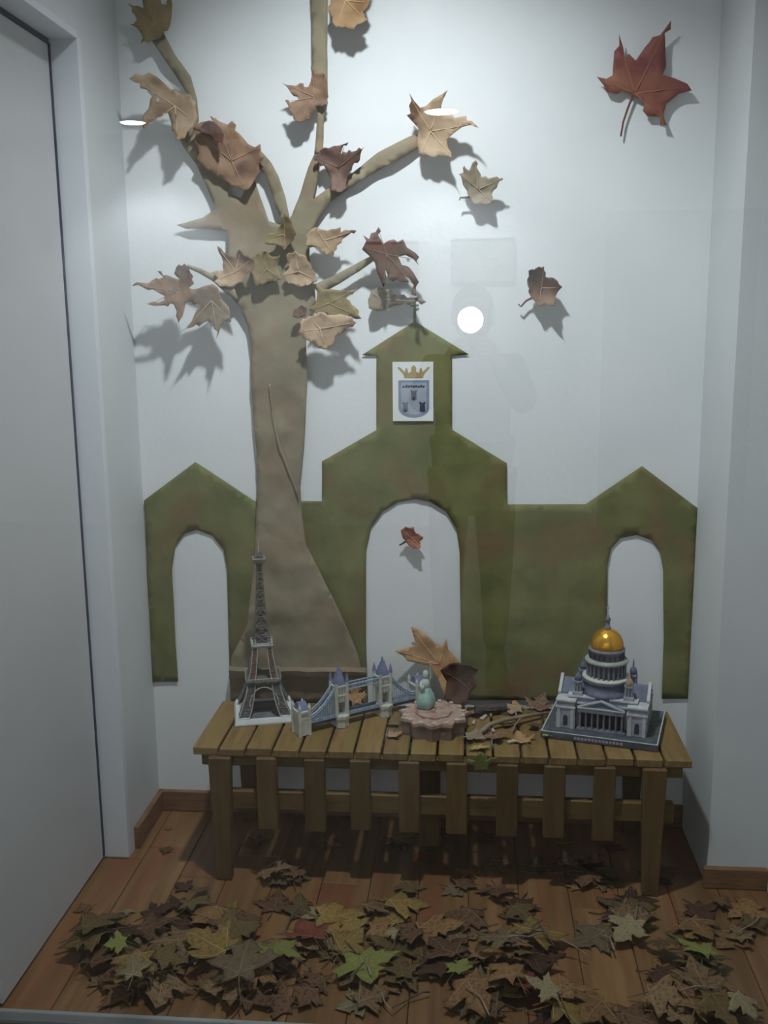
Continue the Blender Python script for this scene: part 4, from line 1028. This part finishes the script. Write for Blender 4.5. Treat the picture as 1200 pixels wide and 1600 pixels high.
def settle(shape, kind, loc, size, rz, label, group):
    v3, tris, bend = RAW[shape]; k = size / 2; ca_, sa_ = math.cos(rz) * k, math.sin(rz) * k
    W = lambda x, y, ox, oy: (ox + x * ca_ - y * sa_, oy + x * sa_ + y * ca_)
    ctrl = [Vector((0, -.28)), Vector((bend * .2, -.5)), Vector((bend * .6, -.72)), Vector((bend, -.95))]
    st2 = [ctrl[i].lerp(ctrl[i + 1], t / 3) for i in range(3) for t in range(3)] + [ctrl[3]]
    ox, oy = loc[0], loc[1]
    for r in range(0, 26):                                # step aside until clear of legs, walls and glass
        done = False
        for a in range(1 if r == 0 else 14):
            qx, qy = loc[0] + .008 * r * math.cos(a * .449), loc[1] + .008 * r * math.sin(a * .449)
            P = [W(x, y, qx, qy) for x, y, _ in v3]; S = [W(q.x, q.y, qx, qy) for q in st2]
            mids = [tuple((P[t[0]][i] + P[t[1]][i] + P[t[2]][i]) / 3 for i in (0, 1)) for t in tris]
            if not blocked(P + S + mids): done = True; ox, oy = qx, qy; break
        if done: break
    z = drape(P, .35) + .0022 + np.array([v[2] for v in v3]) * k * .38
    sz_ = drape(S, .5, 1, pin=float(z[min(range(len(v3)), key=lambda i: (v3[i][0]) ** 2 + (v3[i][1] + .28) ** 2)]) - .001) + .0032
    base = float(z.min())
    top = [Vector((v[0], v[1], (float(h) - base) / k)) for v, h in zip(v3, z)]
    vs, fs = solid(top, tris, .008)
    me = bpy.data.meshes.new('fallen_leaf'); me.from_pydata([tuple(v) for v in vs], [], fs)
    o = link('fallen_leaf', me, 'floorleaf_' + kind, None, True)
    o.location = (ox, oy, base); o.scale = (k, k, k); o.rotation_euler = (0, 0, rz); tag(o, label, 'leaf', group)
    tree_ = BVHTree.FromPolygons([tuple(v) for v in top], tris)
    bm = bmesh.new()
    for ex, ey in ((0, 1.0), (.85, .2), (-.85, .2), (.36, -.44), (-.36, -.44)):
        ln = []
        for q in range(9):
            x, y = ex * q / 8, -.28 + (ey + .28) * q / 8
            hit = tree_.ray_cast(Vector((x, y, 9)), Vector((0, 0, -1)))
            if hit[0] is not None: ln.append(Vector((x, y, hit[0].z + .004)))
        if len(ln) > 1: rib(bm, ln, .014, .006)
    obj('veins', bm, 'floorvein_' + kind, o, True)
    bm = bmesh.new(); rib(bm, [Vector((q.x, q.y, (float(h) - base) / k)) for q, h in zip(st2, sz_)], .022, .018); obj('stem', bm, 'floorstem_' + kind, o, True)
    P3 = [Vector((p[0], p[1], float(h) + .0018)) for p, h in zip(P, z)]
    for t in tris: stamp(samples(P3[t[0]], P3[t[1]], P3[t[2]]))
    S3 = [Vector((p[0], p[1], float(h) + .0022)) for p, h in zip(S, sz_)]
    for a, b in zip(S3, S3[1:]): stamp([a.lerp(b, i / 6) for i in range(7)], 1)
NSPEC = len(spec)
for args in FALLEN[NSPEC:] + FALLEN[:NSPEC]: settle(*args)      # the leaves that stand out lie on top
# small twigs and leaf stalks between the leaves
for i in range(22):
    px, py = rr.uniform(300, 1180), rr.uniform(1420, 1600)
    p = onZ(px, py, 0)
    if p.x > .7 or p.y < GY + .06: continue
    a = rr.uniform(0, 6.28); l = rr.uniform(.04, .11); d = Vector((math.cos(a), math.sin(a), 0)); s = Vector((-d.y, d.x, 0)) * l * rr.uniform(-.15, .15)
    if not (-.9 < p.x + d.x * l / 2 < .72 and -.9 < p.x - d.x * l / 2 < .72): continue
    ctl = [-d * l / 2 + (s - -d * l / 2) * (q / 4) for q in range(4)] + [s + (d * l / 2 - s) * (q / 4) for q in range(5)]
    wp = [(p.x + c.x, p.y + c.y) for c in ctl]
    if blocked(wp): continue
    zz = drape(wp, .3, 2) + .0026
    o = part('leaf_stalk', 'twig' if i % 2 else 'bark', None, lambda bm: tube(bm, [Vector((c.x, c.y, float(h) - float(zz.min()))) for c, h in zip(ctl, zz)], [.0022 - .0001 * q for q in range(9)], 6), True)
    o.location = (p.x, p.y, float(zz.min())); stamp([Vector((x, y, float(h) + .003)) for (x, y), h in zip(wp, zz)], 1)
    tag(o, ('brown' if i % 2 else 'blackish') + (' short' if l < .07 else ' long') + ' loose leaf stalk ' + floor_label('brown', 0, .12, p.x, p.y).split('leaf ')[1], 'stalk', 'leaf stalks on the floor')

# ------------------------------------------------------------------ the photographer, mirrored faintly in the glass
def skin_mesh(name, joints, edges, mat, parent, root, sub=2):
    ks = list(joints); me = bpy.data.meshes.new(name)
    me.from_pydata([joints[k][0] for k in ks], [(ks.index(a), ks.index(b)) for a, b in edges], [])
    o = link(name, me, mat, parent)
    md = o.modifiers.new('Skin', 'SKIN'); md.use_smooth_shade = True
    if not me.skin_vertices: me.skin_vertices.new() if hasattr(me.skin_vertices, 'new') else None
    for i, k in enumerate(ks):
        r = joints[k][1]; r = r if isinstance(r, tuple) else (r, r)
        me.skin_vertices[0].data[i].radius = r
        me.skin_vertices[0].data[i].use_root = (k == root)
    sb = o.modifiers.new('Subdivision', 'SUBSURF'); sb.levels = sub; sb.render_levels = sub
    return o
node_mat('skin', (.50, .34, .26), (.56, .39, .30), 8, .55)
node_mat('coat_cloth', (.05, .055, .075), (.075, .08, .10), 20, .9)
node_mat('trouser_cloth', (.04, .045, .06), (.06, .065, .085), 20, .9)
node_mat('hair', (.03, .022, .016), (.05, .036, .026), 30, .6)
node_mat('shoe_leather', (.03, .025, .022), None, 5, .5)
PYo = -.36
person = empty('person', (.01, PYo, 0)); tag(person, 'person in a dark coat holding up a phone, mirrored faintly in the glass', 'person')
J = {'pelvis': ((0, 0, .84), (.14, .10)), 'belly': ((0, 0, .98), (.125, .09)), 'chest': ((0, 0, 1.14), (.14, .095)), 'upper': ((0, 0, 1.25), (.11, .07)),
     'neck': ((0, .01, 1.335), .047), 'jaw': ((0, .022, 1.395), (.052, .058)), 'head': ((0, .016, 1.475), (.070, .086)), 'crown': ((0, .006, 1.54), (.056, .068))}
E_ = [('pelvis', 'belly'), ('belly', 'chest'), ('chest', 'upper'), ('upper', 'neck'), ('neck', 'jaw'), ('jaw', 'head'), ('head', 'crown')]
for s, n_ in ((-1, 'l'), (1, 'r')):
    J.update({'sh' + n_: ((s * .16, 0, 1.265), .052), 'el' + n_: ((s * .205, .17, 1.12), .040), 'wr' + n_: ((s * .075, .285, 1.325), .026), 'pa' + n_: ((s * .062, .318, 1.348), (.026, .016)),
              'hip' + n_: ((s * .09, 0, .80), .085), 'kn' + n_: ((s * .10, .01, .45), .056), 'an' + n_: ((s * .10, -.01, .09), .040), 'toe' + n_: ((s * .11, .12, .038), .036)})
    E_ += [('upper', 'sh' + n_), ('sh' + n_, 'el' + n_), ('el' + n_, 'wr' + n_), ('wr' + n_, 'pa' + n_), ('pelvis', 'hip' + n_), ('hip' + n_, 'kn' + n_), ('kn' + n_, 'an' + n_), ('an' + n_, 'toe' + n_)]
    for f in range(4):
        z = 1.325 + .018 * f; L_ = 1.0 if f in (1, 2) else .88
        c = [((s * .055, .338, z), .009), ((s * .047, .357, z + .003), .0082), ((s * (.047 - .020 * L_), .361, z + .006), .0075), ((s * (.047 - .034 * L_), .359, z + .006), .0066)]
        pv = 'pa' + n_
        for q, v in enumerate(c):
            J['f%d%d%s' % (f, q, n_)] = v; E_.append((pv, 'f%d%d%s' % (f, q, n_))); pv = 'f%d%d%s' % (f, q, n_)
    pv = 'pa' + n_
    for q, v in enumerate([((s * .058, .316, 1.372), .0105), ((s * .040, .324, 1.386), .009), ((s * .024, .330, 1.396), .0075)]):
        J['t%d%s' % (q, n_)] = v; E_.append((pv, 't%d%s' % (q, n_))); pv = 't%d%s' % (q, n_)
body = skin_mesh('body', J, E_, 'skin', person, 'pelvis')
CJ = {k: (v[0], tuple(r * 1.16 + .006 for r in (v[1] if isinstance(v[1], tuple) else (v[1], v[1])))) for k, v in J.items() if k in ('pelvis', 'belly', 'chest', 'upper') or k[:2] in ('sh', 'el')}
CJ['hem'] = ((0, 0, .70), (.17, .125)); CJ['collar'] = ((0, .006, 1.31), (.068, .062))
CE = [e for e in E_ if e[0] in CJ and e[1] in CJ] + [('pelvis', 'hem'), ('upper', 'collar')]
for n_, s in (('l', -1), ('r', 1)):
    CJ['cu' + n_] = ((s * .086, .268, 1.305), (.036, .036)); CE.append(('el' + n_, 'cu' + n_))
skin_mesh('coat', CJ, CE, 'coat_cloth', person, 'pelvis')
TJ = {'pelvis': ((0, 0, .84), (.135, .10))}; TE = []
for n_ in 'lr':
    for k in ('hip', 'kn', 'an'): TJ[k + n_] = (J[k + n_][0], J[k + n_][1] * 1.2 + .004)
    TE += [('pelvis', 'hip' + n_), ('hip' + n_, 'kn' + n_), ('kn' + n_, 'an' + n_)]
skin_mesh('trousers', TJ, TE, 'trouser_cloth', person, 'pelvis')
def hair_cap(bm):
    bmesh.ops.create_uvsphere(bm, u_segments=24, v_segments=16, radius=1.0)
    for v in list(bm.verts):
        if v.co.y > .35 and v.co.z < .45: bm.verts.remove(v)
    for v in bm.verts:
        k = 1.0 if v.co.z > 0 else 1.0 + .15 * -v.co.z
        v.co = Vector((v.co.x * .081 * k, v.co.y * .098 * k + .002, v.co.z * (.085 if v.co.z > 0 else .13) + 1.50))
part('hair', 'hair', person, hair_cap, True)
def face(bm):
    for s in (-1, 1):
        bmesh.ops.create_uvsphere(bm, u_segments=10, v_segments=8, radius=.010, matrix=Matrix.Translation((s * .028, .094, 1.474)))
part('eyes', 'white_paper', person, face, True)
part('nose', 'skin', person, lambda bm: tube(bm, [(0, .094, 1.475), (0, .112, 1.445), (0, .098, 1.437)], [.006, .011, .008], 8), True)
part('mouth', 'leaf_red', person, lambda bm: bx(bm, -.020, .020, .076, .086, 1.405, 1.413, .002))
for s in (-1, 1):
    part('ear', 'skin', person, lambda bm: bmesh.ops.create_uvsphere(bm, u_segments=10, v_segments=8, radius=1, matrix=Matrix.Translation((s * .076, .01, 1.465)) @ Matrix.Diagonal((.009, .02, .032, 1))), True)
    part('shoe', 'shoe_leather', person, lambda bm: (bx(bm, s * .105 - .046, s * .105 + .046, -.06, .17, 0, .03, .008), bx(bm, s * .105 - .042, s * .105 + .042, -.055, .10, .025, .085, .015)))
ph = empty('phone', (.01, PYo, 0)); tag(ph, 'black phone with its flash enlarged to a round glare disc, held before the glass', 'phone')
oy = -PYo
box('body', -.038, .038, oy - .024, oy - .014, 1.318, 1.470, 'black_plastic', ph, .003)
box('screen', -.035, .035, oy - .0246, oy - .0235, 1.325, 1.463, 'picture_print', ph)
part('flash_rim', 'black_plastic', ph, lambda bm: [bx(bm, -.003, .003, -.002, .002, 0, .010, 0, Matrix.Translation((-.01 + .048 * math.cos(R(a)), oy - .010, 1.45 + .048 * math.sin(R(a))))) for a in range(0, 360, 12)])
part('flash_glare_disc', 'flash_glow', ph, lambda bm: prism(bm, [(-.01 + .046 * math.cos(R(a)), 1.45 + .046 * math.sin(R(a))) for a in range(0, 360, 12)], 'y', oy - .014, oy - .008))  # phone flash, its glare built in as an oversized glowing disc
